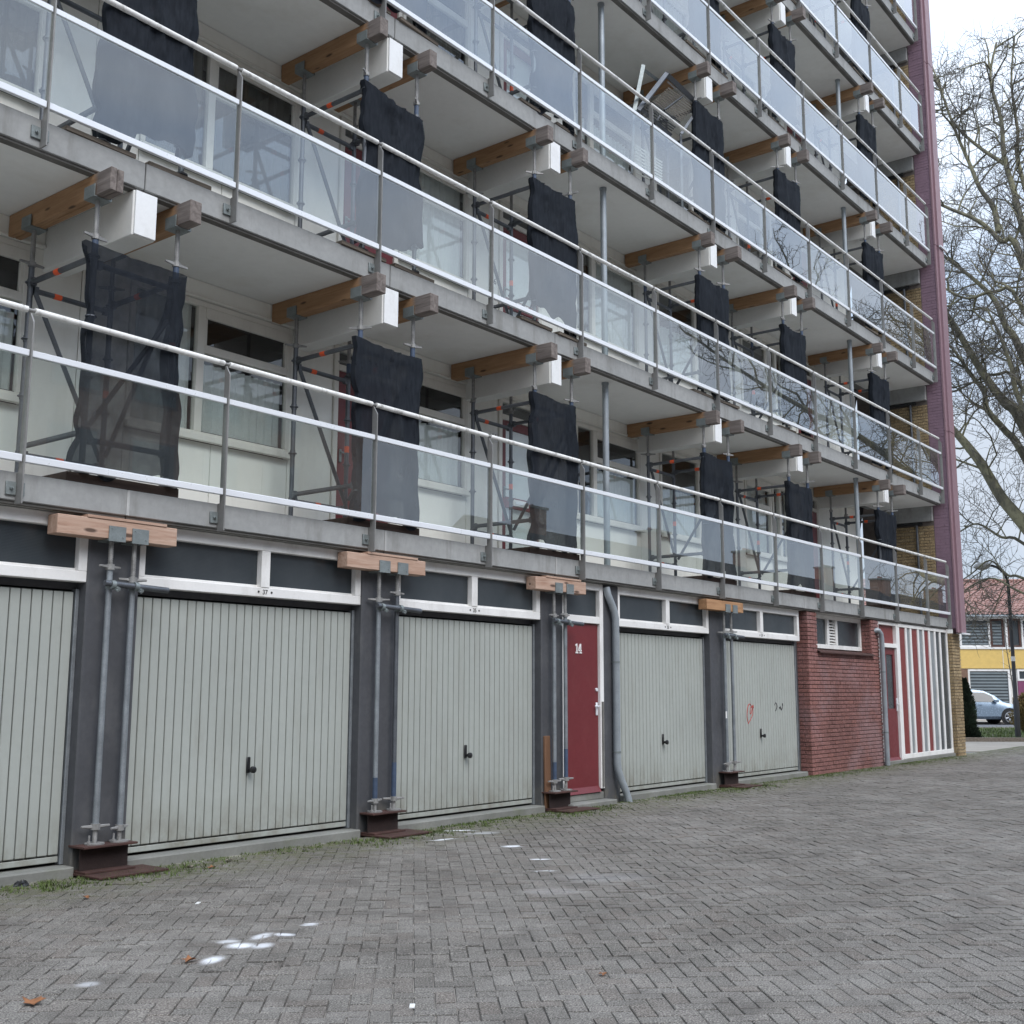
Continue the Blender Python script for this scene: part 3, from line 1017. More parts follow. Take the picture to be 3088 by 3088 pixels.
def transom(x0, x1, mull, num=None, yb=.165):
    f = MB()
    z0, z1 = 2.219, 2.738
    f.box(x0, x1, yb, yb + .09, z0, z0 + .085, .005)
    f.box(x0, x1, yb, yb + .09, z1 - .10, z1, .005)
    es = [x0] + mull + [x1]
    for i, e in enumerate(es):
        if i == 0:
            f.box(e, e + .058, yb + .001, yb + .089, z0 + .0855, z1 - .1005, .004)
        elif i == len(es) - 1:
            f.box(e - .075, e, yb + .001, yb + .089, z0 + .0855, z1 - .1005, .004)
        else:
            f.box(e - .05, e + .05, yb - .004, yb + .089, z0 + .0855, z1 - .1005, .004)
    fo_ = f.build('transom_window', MT['white'], bld)
    for i in range(len(es) - 1):
        a = es[i] + (.058 if i == 0 else .05)
        b = es[i + 1] - (.075 if i == len(es) - 2 else .05)
        bd = MB()
        bd.box(a, b, yb + .045, yb + .075, z0 + .0855, z0 + .108, .003)
        bd.box(a, a + .016, yb + .047, yb + .073, z0 + .1085, z1 - .101, .003)
        bd.build('glazing_bead', MT['white'], fo_)
        box('pane', MT['wired'], fo_, a + .001, b - .001, yb + .060, yb + .066, z0 + .086, z1 - .101)
    if num and mull:
        digits(num, .060, MT['digits_dark'], fo_, (mull[0], yb - .0015, z0 + .025))
        for sx in (-1, 1):
            MB().tube([(mull[0] + sx * .075, yb, z0 + .045), (mull[0] + sx * .075, yb - .005, z0 + .045)], .010, 8).build('screw', MT['digits_dark'], fo_)
    return fo_

def garage_door(x0, x1, hx, label):
    z0, z1, y = .085, 2.150, .27
    # steel sheet behind, slats proud with open grooves, edge frame
    f = MB()
    f.box(x0 + .035, x1 - .035, y + .022, y + .034, z0 + .012, z1)
    d = f.build('garage_door', MT['groove'], bld)
    d['label'] = label
    fr = MB()
    fr.box(x0, x0 + .030, y - .02, y + .05, z0 - .01, z1 + .02, .003)
    fr.box(x1 - .030, x1, y - .02, y + .05, z0 - .01, z1 + .02, .003)
    fr.build('jamb', MT['galv'], d)
    box('bottom_rail', MT['garage'], d, x0 + .036, x1 - .036, y - .004, y + .021, z0 + .008, z0 + .052, .004)
    a, b = x0 + .038, x1 - .038
    n = round((b - a) / .0875)
    w = (b - a) / n
    sm = MB().box(.0045, w - .0045, -.010, .018, 0, z1 - z0 - .072, .005).mesh('slat', MT['garage'])
    for i in range(n):
        put('slat', sm, d, (a + w * i, y, z0 + .066))
    if hx:
        h = MB()
        h.box(hx - .020, hx + .020, y - .026, y - .0135, .66, .80, .004)
        h.tube([(hx + .012, y - .026, .690), (hx + .012, y - .055, .690)], .016, 12)
        h.tube([(hx + .012, y - .055, .690), (hx + .012, y - .062, .690), (hx + .012, y - .085, .690), (hx + .012, y - .09, .690)], [.018, .030, .030, .02], 14)
        h.build('handle', MT['black'], d)
    box('threshold', MT['sill'], bld, x0 - .01, x1 + .01, .105, .36, -.03, z0 - .015, .01)
    return d

GAR = [(-2.35, .69, None, 'pale grey garage door at the left edge'), (1.157, 3.683, 2.426, 'pale grey garage door under number 37'),
       (4.188, 6.652, 5.394, 'pale grey garage door left of the red door'), (8.335, 10.806, 9.577, 'pale grey garage door right of the red door'),
       (11.254, 13.98, 12.581, 'pale grey garage door with red and black scribbles')]
gd = [garage_door(*q) for q in GAR]
transom(-2.35, .694, [-.85])
transom(1.160, 3.680, [2.475], '37')
transom(4.191, 6.649, [5.43], '35')
transom(8.338, 10.803, [9.62], '33')
transom(11.257, 13.97, [12.55], '31')
# scribbles on the last garage door
def scribble(pts, mat, parent, r=.006):
    P = [Vector(p) for p in pts]
    out = []
    for i in range(len(P) - 1):
        p0, p1, p2, p3 = P[max(i - 1, 0)], P[i], P[i + 1], P[min(i + 2, len(P) - 1)]
        for s in range(6):
            u = s / 6
            out.append(.5 * ((2 * p1) + (-p0 + p2) * u + (2 * p0 - 5 * p1 + 4 * p2 - p3) * u * u + (-p0 + 3 * p1 - 3 * p2 + p3) * u ** 3))
    out.append(P[-1])
    MB().tube(out, r, 5).build('scribble', mat, parent)
yS = .2575
scribble([(12.17, yS, .885), (12.13, yS, .99), (12.16, yS, 1.135), (12.235, yS, 1.187), (12.30, yS, 1.14), (12.335, yS, 1.09), (12.305, yS, 1.0), (12.16, yS, .883)], MT['spray_red'], gd[4])
scribble([(12.31, yS, 1.15), (12.25, yS, 1.12), (12.24, yS, 1.04), (12.28, yS, 1.05), (12.34, yS, 1.17), (12.36, yS, 1.12)], MT['spray_red'], gd[4])
scribble([(13.12, yS, 1.16), (13.15, yS, 1.20), (13.19, yS, 1.175), (13.20, yS, 1.13), (13.15, yS, 1.07)], MT['black'], gd[4], .007)
scribble([(13.29, yS, 1.13), (13.31, yS, 1.105), (13.335, yS, 1.135), (13.36, yS, 1.08), (13.41, yS, 1.14), (13.42, yS, 1.185), (13.40, yS, 1.10)], MT['black'], gd[4], .008)

# --- storeroom door 14
f = MB()
f.box(7.086, 7.150, .155, .27, .18, 2.735, .005)
f.box(7.905, 7.984, .155, .27, .18, 2.735, .005)
f.box(7.151, 7.904, .157, .268, 2.225, 2.315, .005)
f.box(7.151, 7.904, .157, .268, 2.65, 2.735, .005)
d14 = f.build('storeroom_door', MT['white'], bld)
d14['label'] = 'red storeroom door numbered 14 with white frame'
lf = box('leaf', MT['red'], d14, 7.154, 7.901, .19, .235, .185, 2.222, .005)
MB().prism([(.15, .145), (.236, .145), (.236, .215), (.19, .215)], 'x', 7.16, 7.90).build('weather_bar', MT['red'], lf)
box('pane', MT['wired'], d14, 7.152, 7.903, .215, .221, 2.316, 2.649)
nm14 = MB()
def PX(pts):
    nm14.prism([(7.388 + x * .118, 1.845 + z * .118) for x, z in pts], 'y', .181, .1895)
PX([(.12, 0), (.58, 0), (.58, .14), (.43, .14), (.43, 1.0), (.28, 1.0), (.10, .86), (.10, .74), (.26, .80), (.26, .14), (.12, .14)])
PX([(.62, .22), (1.02, .22), (1.02, .36), (.80, .36), (.97, .80), (.97, 1.0), (.90, 1.0), (.62, .36)])
PX([(.95, .36), (1.10, .36), (1.10, .14), (1.02, .14), (1.02, .22), (.95, .22)])
PX([(.97, .36), (1.12, .36), (1.12, 1.0), (.97, 1.0)])
PX([(1.121, .22), (1.22, .22), (1.22, .36), (1.121, .36)])
PX([(.84, 0), (1.25, 0), (1.25, .139), (.84, .139)])
nm14.build('number', MT['digits_white'], lf)
hd = MB()
hd.box(7.835, 7.875, .176, .1895, 1.08, 1.24, .003)
hd.box(7.77, 7.865, .140, .155, 1.185, 1.205, .004)
hd.box(7.845, 7.865, .155, .176, 1.185, 1.205, .002)
hd.tube([(7.855, .19, 1.40), (7.855, .175, 1.40)], .022, 10)
hd.build('handle', MT['alu'], lf)
box('step', MT['sill'], bld, 7.05, 8.0, -.02, .30, -.03, .055, .01)
box('step_riser', MT['sill'], bld, 7.09, 7.98, .17, .30, .056, .14, .006)
box('jamb_strip', MT['drip'], d14, 7.925, 7.955, .140, .1545, .20, 1.25)

# --- red brick store wall with recessed strip window
core = MB()
core.box(14.125, 17.40, .10, .60, -.03, 2.08)
core.box(14.125, 14.50, .10, .60, 2.081, 2.742)
core.box(17.02, 17.40, .10, .60, 2.081, 2.742)
bwall = core.build('brick_wall', MT['mortar_dark'], bld)
bwall['label'] = 'red brick store wall with a high strip window'
L_, HG, JT = .222, .0685, .011
brk, rest = [], []
def cut(a0, a1, z, row):
    s = a0 - (L_ / 2 if row % 2 else 0)
    while s < a1 - .01:
        p, q = max(s, a0), min(s + L_ - JT, a1)
        if q - p > .03:
            yield p, q
        s += L_
row, z = 0, -.005
full = {}
while z < 2.70:
    ze = min(z + HG - JT, 2.735)
    spans = [(14.115, 17.405)] if ze < 2.09 else [(14.115, 14.505), (17.015, 17.405)]
    for a0, a1 in spans:
        for p, q in cut(a0, a1, z, row):
            brk.append((p, q, z, ze))
    z += HG
    row += 1
key = {}
nb = 0
fullbr = [b for b in brk if abs((b[1] - b[0]) - (L_ - JT)) < .002]
restbr = [b for b in brk if abs((b[1] - b[0]) - (L_ - JT)) >= .002]
fullbr.sort(key=lambda b: b[0])
bme = MB().box(0, L_ - JT, 0, .045, 0, HG - JT, .004).mesh('brick', MT['redbrick'])
for b in fullbr[:300]:
    put('brick', bme, bwall, (b[0], .080 + rnd.uniform(-.0025, .0025), b[2]))
mb, tl = MB(), []
for b in fullbr[300:] + restbr:
    dy = rnd.uniform(-.0025, .0025)
    mb.box(b[0], b[1], .08 + dy, .125, b[2], b[3], .004)
    tl += [rnd.random()] * 26
brick_face(mb, tl, 'x', 14.125, .09, .32, -.005, 2.73, .222, .0685, .012, -1, .011, rnd, .003)
brick_face(mb, tl, 'x', 17.02, .09, .30, 2.10, 2.73, .222, .0685, .012, -1, .011, rnd, .003)
o = mb.build('brick_infill', MT['redbrick'], bwall)
a_ = o.data.attributes.new('tint', 'FLOAT', 'FACE')
a_.data.foreach_set('value', tl[:len(o.data.polygons)])
o['kind'] = 'stuff'
sl = MB()
sl.prism([(.02, 2.035), (.02, 2.055), (.32, 2.13), (.32, 2.085), (.075, 2.085)], 'x', 14.48, 17.06)
sl.build('window_ledge', MT['rust'], bwall)
f = MB()
z0, z1 = 2.135, 2.738
f.box(14.51, 17.01, .27, .345, z0, z0 + .075, .004)
f.box(14.51, 17.01, .27, .345, z1 - .075, z1, .004)
for a, b in ((14.51, 14.57), (15.40, 15.50), (15.78, 15.88), (16.94, 17.01)):
    f.box(a, b, .272, .343, z0 + .0755, z1 - .0755, .004)
sw = f.build('strip_window', MT['white'], bwall)
box('pane', MT['wired'], sw, 14.571, 15.399, .31, .316, z0 + .076, z1 - .076)
box('pane', MT['wired'], sw, 15.881, 16.939, .31, .316, z0 + .076, z1 - .076)
lv = MB()
for i in range(8):
    zc = z0 + .09 + i * .052
    lv.prism([(.275, zc), (.285, zc - .002), (.33, zc + .038), (.32, zc + .042)], 'x', 15.505, 15.775)
lv.build('louvre', MT['white'], sw)
box('louvre_back', MT['sash'], sw, 15.501, 15.779, .335, .342, z0 + .076, z1 - .076)
box('wall_return', MT['dark'], bld, 13.985, 14.10, .28, .60, -.03, 2.742)

# --- stair entrance: red door and white fin screen
f = MB()
f.box(17.41, 17.47, .10, .24, .03, 2.735, .004)
f.box(18.412, 18.49, .10, .24, .03, 2.735, .004)
f.box(17.471, 18.411, .102, .238, 2.235, 2.315, .004)
f.box(17.471, 18.411, .102, .238, 2.67, 2.735, .004)
ent = f.build('entrance_door', MT['white'], bld)
ent['label'] = 'red stair entrance door with narrow pane'
box('top_panel', MT['redpanel'], ent, 17.472, 18.41, .17, .19, 2.316, 2.669)
lf = MB()
lf.box(17.475, 17.93, .15, .20, .10, 2.23, .004)
lf.box(18.30, 18.408, .15, .20, .10, 2.23, .004)
lf.box(17.9305, 18.2995, .151, .199, .10, 1.05, .004)
lf.box(17.9305, 18.2995, .151, .199, 2.10, 2.23, .004)
lfo = lf.build('leaf', MT['red'], ent)
box('pane', MT['wired'], lfo, 17.931, 18.299, .172, .178, 1.051, 2.099)
MB().prism([(.11, .055), (.20, .055), (.20, .12), (.15, .12)], 'x', 17.475, 18.41).build('weather_bar', MT['red'], lfo)
hd = MB()
hd.box(18.345, 18.39, .125, .149, 1.0, 1.25, .004)
hd.box(18.27, 18.375, .095, .11, 1.13, 1.15, .004)
hd.box(18.355, 18.375, .11, .125, 1.13, 1.15, .002)
hd.build('handle', MT['alu'], lfo)
fs_ = MB()
fs_.box(18.495, 21.585, .09, .25, .07, .16, .005)
fs_.box(18.495, 21.585, .09, .25, 2.66, 2.735, .005)
scr = fs_.build('fin_screen', MT['white'], bld)
scr['label'] = 'white upright fins with red and grey panels between'
fins = [18.535, 18.97, 19.25, 19.70, 20.02, 20.39, 20.75, 21.09, 21.54]
fin_me = MB().box(-.045, .045, -.055, .06, 0, 2.498, .004).mesh('fin', MT['white'])
for x in fins:
    put('fin', fin_me, scr, (x, .15, .161))
inf = ['red', 'grey', 'red', 'grey', 'red', 'grey', 'glass', 'glass']
for i in range(len(fins) - 1):
    mt_ = {'red': MT['redpanel'], 'grey': MT['greypanel'], 'glass': MT['wired']}[inf[i]]
    box('infill_panel', mt_, scr, fins[i] + .046, fins[i + 1] - .046, .118, .130, .161, 2.659)
box('threshold', MT['sill'], bld, 17.41, 21.6, .06, .30, -.03, .065, .008)

# yellow brick pillar at the end
pcore = box('brick_pillar', MT['mortar'], bld, 21.62, 22.14, .022, .60, -.03, 2.655)
pcore['label'] = 'yellow brick pillar at the far corner'
row, z = 0, -.005
k_me = {}
cnt = 0
while z < 2.63:
    for plane, a0, a1 in (('y', 21.605, 22.15), ('x', .006, .30)):
        s = a0 - (.11 if (row + (plane == 'x')) % 2 else 0)
        while s < a1 - .02:
            p, q = max(s, a0), min(s + .21, a1)
            if q - p > .03:
                kk = (plane, round(q - p, 3))
                if kk not in k_me:
                    k_me[kk] = (MB().box(0, q - p, 0, .03, 0, .056, .003) if plane == 'y' else MB().box(0, .03, 0, q - p, 0, .056, .003)).mesh('brick', MT['yellowbrick'])
                j = rnd.uniform(-.0025, .0025)
                put('brick', k_me[kk], pcore, (p, .004 + j, z) if plane == 'y' else (21.603 + j, p, z))
            s += .22
    z += .0685
    row += 1

# house numbers on the galleries
plate = box('number_plate', MT['white'], bld, 7.23, 7.385, 1.422, 1.4285, Z(0) + 1.69, Z(0) + 1.83, .002)
digits('61', .125, MT['digits_dark'], plate, (7.307, 1.4215, Z(0) + 1.715))
digits('59', .12, MT['digits_dark'], bld, (18.2, 1.4275, Z(0) + 1.72))
digits('6', .12, MT['digits_dark'], bld, (7.32, 1.4275, Z(1) + 1.10))
digits('3', .13, MT['digits_dark'], bld, (7.30, 1.4275, Z(2) + 1.15))

# ------------------------------------------------------------------ scaffold towers under the galleries
TW = [-.38, .39]
YF, YR = .080, 1.05
def std_mesh(h):
    mb_ = MB()
    mb_.tube([(0, 0, .03), (0, 0, h)], .0242, 10)
    mb_.tube([(0, 0, 0), (0, 0, .012)], .06, 10)
    for i in range(4):
        zr = .28 + .5 * i
        if zr < h - .05:
            mb_.tube([(0, 0, zr - .005), (0, 0, zr + .005)], .045, 12)
            mb_.tube([(0, 0, zr - .03), (0, 0, zr + .03)], .029, 10)
    return mb_.mesh('standard', MT['tube'])
STD = std_mesh(1.92)
jm = MB()
jm.tube([(0, 0, 1.80), (0, 0, 2.335)], .019, 8)
for i in range(18):
    z = 1.98 + i * .018
    jm.tube([(0, 0, z), (0, 0, z + .008)], .021, 8)
JACK = jm.mesh('jack', MT['jack'])
nm = MB()
nm.tube([(0, 0, 1.925), (0, 0, 1.965)], .034, 8)
for s in (-1, 1):
    nm.prism([(s * .03, 1.935), (s * .115, 1.942), (s * .115, 1.956), (s * .03, 1.962)], 'y', -.009, .009)
NUT = nm.mesh('wing_nut', MT['jack'])
cm_ = MB()
cm_.tube([(0, 0, 1.80), (0, 0, 1.922)], .0262, 10)
COLLAR = cm_.mesh('blue_collar', MT['blue'])
fk = MB()
fk.box(-.072, .072, -.075, .075, 2.335, 2.345)
fk.box(-.080, -.0722, -.075, .075, 2.335, 2.44)
fk.box(.0722, .080, -.075, .075, 2.335, 2.44)
FORK = fk.mesh('fork_head', MT['fork'])
def ledger(name, p0, p1):
    d = (Vector(p1) - Vector(p0)).normalized()
    q = MB().tube([Vector(p0) + d * .03, Vector(p1) - d * .03], .0242, 10)
    q.box(p0[0] - .02 + d.x * .05, p0[0] + .02 + d.x * .05, p0[1] - .02 + d.y * .05, p0[1] + .02 + d.y * .05, p0[2] - .035, p0[2] + .035)
    q.box(p1[0] - .02 - d.x * .05, p1[0] + .02 - d.x * .05, p1[1] - .02 - d.y * .05, p1[1] + .02 - d.y * .05, p1[2] - .035, p1[2] + .035)
    return q.mesh(name, MT['tube'])
zt_, zb_ = 1.78, .28
LED = [ledger('ledger', (TW[0], YF, zt_), (TW[0], YR, zt_)), ledger('ledger', (TW[1], YF, zt_), (TW[1], YR, zt_)),
       ledger('ledger', (TW[0], YR, zt_ - .06), (TW[1], YR, zt_ - .06)), ledger('ledger', (TW[0], YF, zt_ - .06), (TW[1], YF, zt_ - .06)),
       ledger('ledger', (TW[0], YR, zb_), (TW[1], YR, zb_)), ledger('ledger', (TW[0], YF, zb_), (TW[1], YF, zb_)),
       ledger('ledger', (TW[0], YF, zb_ + .06), (TW[0], YR, zb_ + .06))]
DIA = [MB().tube([(TW[0] + .03, YR - .04, zt_ - .10), (TW[1] - .04, YR - .04, zb_ + .05)], .0215, 8).mesh('diagonal', MT['tube']),
       MB().tube([(TW[1], YF + .05, zt_ - .15), (TW[1], YR - .05, zb_ + .1)], .0215, 8).mesh('diagonal', MT['tube']),
       MB().tube([(TW[0] + .05, YF + .05, zb_ + .1), (TW[1] - .02, YF + .05, 1.45)], .0215, 8).mesh('diagonal', MT['tube'])]
def tape(p, d):
    p, d = Vector(p), Vector(d).normalized()
    return MB().tube([p - d * .035, p + d * .035], .0262, 10).mesh('tape', MT['orange'])
TAPE = [tape((TW[0], .62, zt_), (0, 1, 0)), tape((TW[0] + .25, YR, zt_ - .06), (1, 0, 0)), tape((TW[1], .62, zt_), (0, 1, 0)),
        tape((-.02, YR, zb_), (1, 0, 0)), tape((TW[1], YR, .95), (0, 0, 1)), tape((TW[1], YF, 1.22), (0, 0, 1))]
tbm = []
for v in range(3):
    q = MB()
    w = .058 + .003 * v
    if v == 1:
        q.box(-w, -.004, -.185, 1.385, 0, .196, .006)
        q.box(.002, w, -.18, 1.385, .001, .195, .006)
    else:
        q.box(-w, w, -.17 - .02 * v, 1.385, 0, .196, .006)
    tbm.append(q.mesh('timber_beam', MT['timber']))

def make_net(b, k, seed, dense):
    r = random.Random(seed)
    zlo, zhi = (.03 if k == 0 else .02), 1.865 + r.uniform(-.03, .03)
    yf = YF - .050
    ex, er = r.uniform(0, .02), r.uniform(0, .03)
    path = [(-.34, YF + .09), (-.39, YF + .065), (-.412 - ex, YF + .02), (-.405 - ex, YF - .03), (-.37, yf)]
    nfront = 19
    drop = r.choice([0, 0, .05, .10]) if k else .02
    lift0 = r.choice([0, 0, .12, .25]) if k else 0
    tuck = r.choice([0, .02, .05])
    zt0 = r.uniform(.5, 1.2)
    for i in range(1, nfront):
        path.append((-.37 + .76 * i / nfront, yf))
    path += [(.39, yf), (.435 + er, YF - .03), (.447 + er, YF + .02), (.41, YF + .065), (.35, YF + .09)]
    nrow = 44
    ph = [r.uniform(0, 6.28) for _ in range(8)]
    diag = r.choice([-1, 1])
    fold = r.uniform(-.1, .25)
    vs_, fs = [], []
    nc = len(path)
    for j in range(nrow + 1):
        t = j / nrow
        for i, (x, y) in enumerate(path):
            s = (x + .45) / .9
            mid = max(0.0, 1 - abs(2 * s - 1)) if 4 <= i <= nc - 5 else 0
            z = zlo + (zhi - zlo) * t
            # hem sags between the standards, bottom edge ragged
            z -= t ** 6 * (.035 * mid ** .7 + drop * s)
            z += (1 - t) ** 5 * lift0 * (1 - s if diag > 0 else s) 
            z += (1 - t) ** 8 * (.05 * math.sin(s * 7 + ph[0]) + .03 * math.sin(s * 17 + ph[1]))
            # pulled in at the ledgers, bellied in between
            pin = math.exp(-((z - zb_) / .09) ** 2) + math.exp(-((z - zt_ + .05) / .08) ** 2) + .6 * math.exp(-((z - 1.28) / .07) ** 2)
            belly = .022 * math.sin(t * 9 + ph[2]) * mid + .018 * math.sin(s * 9 + t * 4 * diag + ph[3]) * mid
            yy = y - belly * (1 - .7 * min(1, pin)) - .012 * pin * (mid == 0)
            # long folds running from the corners
            for (f0, slope, amp, wd) in ((fold, .35 * diag, .045, .030), (fold + .22, -.22 * diag, .034, .022), (-.2, .12, .024, .028), (-.05, -.5 * diag, .026, .018)):
                dd = (x - f0 - slope * (t - .6)) / wd
                yy -= amp * math.exp(-dd * dd) * (1 if mid > .05 else 0)
            side = (1 if x > 0 else -1) * (1 - mid)
            wob = .026 * math.sin(z * 5 + ph[4] + 2.5 * s) + .014 * math.sin(z * 13 + ph[5]) + (.03 * (1 - t) ** 3 if k == 0 else 0)
            flare = .035 * max(0, math.sin(z * 3.1 + ph[6]))
            xx = x - side * tuck * math.exp(-((z - zt0) / .22) ** 2) + side * (abs(wob) + flare - .018 * min(1, pin)) * (1 if abs(x) > .33 else 0)
            vs_.append((xx, max(yy + r.gauss(0, .0012), .003 if y < YF else -1), z + r.gauss(0, .002)))
    for j in range(nrow):
        for i in range(nc - 1):
            o = j * nc + i
            fs.append((o, o + 1, o + nc + 1, o + nc))
    q = MB().add(vs_, fs)
    q.smooth = True
    me = q.mesh('debris_net', MT[dense])
    return me

KWORD = ['first', 'second', 'third', 'fourth', 'fifth', 'sixth']
for k in range(6):
    for bi, b in enumerate(BAYS):
        z = Z(k)
        if not seen([(b + dx, y, z + dz) for dx in (-.5, .5) for y in (0, 1.2) for dz in (.1, 1, 2, 2.5)], .03, .05):
            continue
        where = '%s gallery, %s' % (KWORD[k], BAYWORD[bi])
        b = b + (.028 if bi else 0)
        zo = .075 if k == 0 else .04
        # boards the standards stand on
        if k == 0:
            so_ = MB().box(-.52, .50, .045, 1.25, 0, .074, .004).build('sole_board', MT['board'], None, (b, 0, z + .001))
            tag(so_, 'dark sole board under scaffold tower, %s' % where, 'board', 'sole boards under the scaffold towers')
        else:
            for s in (0, 1):
                xx = b + TW[s]
                so_ = MB().box(-.34, .30, .045, .28, 0, .038, .003).build('sole_plank', MT['plank'], None, (xx, rnd.uniform(-.03, .0), z + .001))
                so_.rotation_euler = (0, 0, rnd.uniform(-.05, .05))
                tag(so_, 'weathered plank under %s prop of scaffold, %s' % (('left', 'right')[s], where), 'plank', 'sole planks under the scaffold towers')
        tw = thing('scaffold_tower', 'grey ringlock scaffold tower on %s' % where, 'scaffold', (b, 0, z + zo), 'scaffold towers propping the galleries')
        hh = H - UND(1) - .196 - 2.345 - zo          # extra jack extension
        for ix, x in enumerate(TW):
            for iy, y in enumerate((YF, YR)):
                dn = rnd.uniform(-.02, .0)
                sd = put('standard', STD, tw, (x, y, 0), rnd.uniform(0, 6))
                j = put('jack', JACK, sd, (0, 0, hh))
                n_ = put('wing_nut', NUT, sd, (0, 0, 0), rnd.uniform(0, 3))
                f_ = put('fork_head', FORK, tw, (x, y, hh))
                if rnd.random() < .15 or iy == 0:
                    put('blue_collar', COLLAR, sd, (0, 0, 0))
        for i, me in enumerate(LED):
            put('ledger', me, tw)
        for i, me in enumerate(DIA):
            if i == 2 and k % 2:
                continue
            put('diagonal', me, tw)
        for me in (TAPE if k == 0 else rnd.sample(TAPE, 3)):
            put('tape', me, tw)
        for s in (0, 1):
            tb = put('timber_beam', tbm[rnd.randrange(3)], None, (b + TW[s] + rnd.uniform(-.005, .005), rnd.uniform(-.02, .01), Z(k + 1) - UND(1) - .0005 - .197))
            tag(tb, '%s timber beam on scaffold forks, %s' % (('left', 'right')[s], where), 'timber', 'timber beams under the galleries')
        nd = put('debris_net', make_net(b, k, 10 * k + bi, 'net_dense' if k else ('net_thin' if bi == 0 else 'net_mid')), None, (b, 0, z + zo))
        tag(nd, 'black debris netting around scaffold, %s' % where, 'netting', 'black nets round the scaffold towers')

# ------------------------------------------------------------------ props under the first slab, in front of the columns
PB = [(0, .835, 1.045), (1, 3.84, 4.10), (2, 6.80, 7.03), (3, 11.10, 11.33)]
COLNAME = ['leftmost grey column', 'second grey column', 'column beside the red door', 'column beside the scribbled garage']
for ci, xa, xb in PB:
    cx = (xa + xb) / 2
    YP = .075
    pf = thing('prop_pair', 'pair of galvanised steel props before the %s' % COLNAME[ci], 'props', (cx, YP, .223), 'prop pairs before the columns')
    zt = 2.548 - .223
    for i, x in enumerate((xa - cx, xb - cx)):
        zn1, zn2 = .115 + rnd.uniform(-.02, .02), 2.08 + rnd.uniform(-.06, .06)
        pr = MB().tube([(x, 0, zn1), (x, 0, zn2)], .0242, 12).build('prop', MT['tube'] if (ci == 1 and i == 1) else MT['galv'], pf)
        q = MB().tube([(x, 0, .012), (x, 0, zn1 - .02)], .018, 8).tube([(x, 0, zn2), (x, 0, zt)], .018, 8)
        for t in range(10):
            q.tube([(x, 0, zn2 + .02 + t * .018), (x, 0, zn2 + .028 + t * .018)], .0205, 8)
        q.build('jack', MT['jack'], pr)
        for zn in (zn1, zn2):
            ang = rnd.uniform(-.5, .5)
            q = MB().tube([(x, 0, zn - .022), (x, 0, zn + .022)], .036, 10)
            for s in (-1, 1):
                dx, dy = math.cos(ang) * s, math.sin(ang) * s
                q.tube([(x + dx * .03, dy * .03, zn), (x + dx * .115, dy * .115, zn + .004)], [.014, .009], 6)
            q.build('wing_nut', MT['jack'], pr)
        q = MB().tube([(x, 0, 0), (x, 0, .011)], .075, 14)
        q.tube([(x - .06, -.02, .0), (x - .06, -.02, .07)], .008, 6).tube([(x - .06, -.02, .012), (x - .06, -.02, .026)], .014, 6)
        q.build('base_plate', MT['jack'], pr)
        q = MB().tube([(x, 0, zn1), (x, 0, zn1 + (.35 if i else .22))], .0252, 12).build('blue_paint', MT['blue'] if ci in (1, 2) else MT['galv'], pr)
        # fork: plate below and upstands in front of and behind the header
        q = MB().box(x - .075, x + .075, -.075, .075, zt, zt + .010)
        q.box(x - .075, x + .075, -.082, -.0745, zt - .005, zt + .115)
        q.box(x - .075, x + .075, .0745, .082, zt - .005, zt + .115)
        for dx, dz in ((-.05, .095), (.05, .03)):
            q.tube([(x + dx, -.082, zt + dz), (x + dx, -.087, zt + dz)], .006, 6)
        q.build('fork_head', MT['fork'], pr)
    zc = 2.03 - .05
    ct = MB().tube([(xa - cx - .07, -.05, zc + .01), (xb - cx + .30, -.05, zc - .01)], .0242, 12)
    ct.build('cross_tube', MT['tube'], pf)
    for x in (xa - cx, xb - cx):
        q = MB().tube([(x - .018, -.05, zc), (x + .018, -.05, zc)], .036, 10)
        q.tube([(x, -.01, zc - .03), (x, -.01, zc + .03)], .034, 10)
        q.tube([(x + .02, -.10, zc - .05), (x + .02, -.055, zc - .03)], .010, 6)
        q.tube([(x + .03, -.095, zc - .035), (x + .03, -.06, zc - .028)], .017, 6)
        q.build('coupler', MT['fork'], pf)
    x0, x1 = (.281, 1.351) if ci == 0 else ((3.288, 4.40) if ci == 1 else ((6.30, 7.335) if ci == 2 else (10.42, 11.56)))
    x0 += .045
    x1 += .045
    hb = MB().box(-(x1 - x0) / 2, (x1 - x0) / 2, -.071, .071, 0, .150, .005).build('timber_header', MT['header' if ci < 3 else 'header2'], None, ((x0 + x1) / 2, YP, 2.559))
    tag(hb, 'pale timber header on props before the %s' % COLNAME[ci], 'timber', 'timber headers under the first slab')
    if ci in (0, 1, 2):
        sh = MB().box(-.42, .30, -.078, .06, 0, .022, .002).build('shim_board', MT['header'], None, (cx + .05, YP, 2.7095))
        tag(sh, 'thin packing board on the header before the %s' % COLNAME[ci], 'board', 'packing boards on the headers')
    # rolled steel base: two flanges and a web, on a plate
    q = MB()
    q.box(-.25, .21, -.105, .115, .200, .216, .002)
    q.box(-.23, .20, -.105, .115, .016, .032, .002)
    sb = q.build('steel_base', MT['rust'], None, (cx - .01, YP - .01, .0065))
    MB().box(-.24, .36, -.31, .09, 0, .0155, .002).build('base_sheet', MT['rust'], sb)
    MB().box(-.22, .19, -.006, .006, .0322, .1998).build('web', MT['rust_shaded'], sb)  # web colour carries the shade below the top flange
    tag(sb, 'rusty steel beam base on a plate before the %s' % COLNAME[ci], 'base', 'rusty bases under the props')

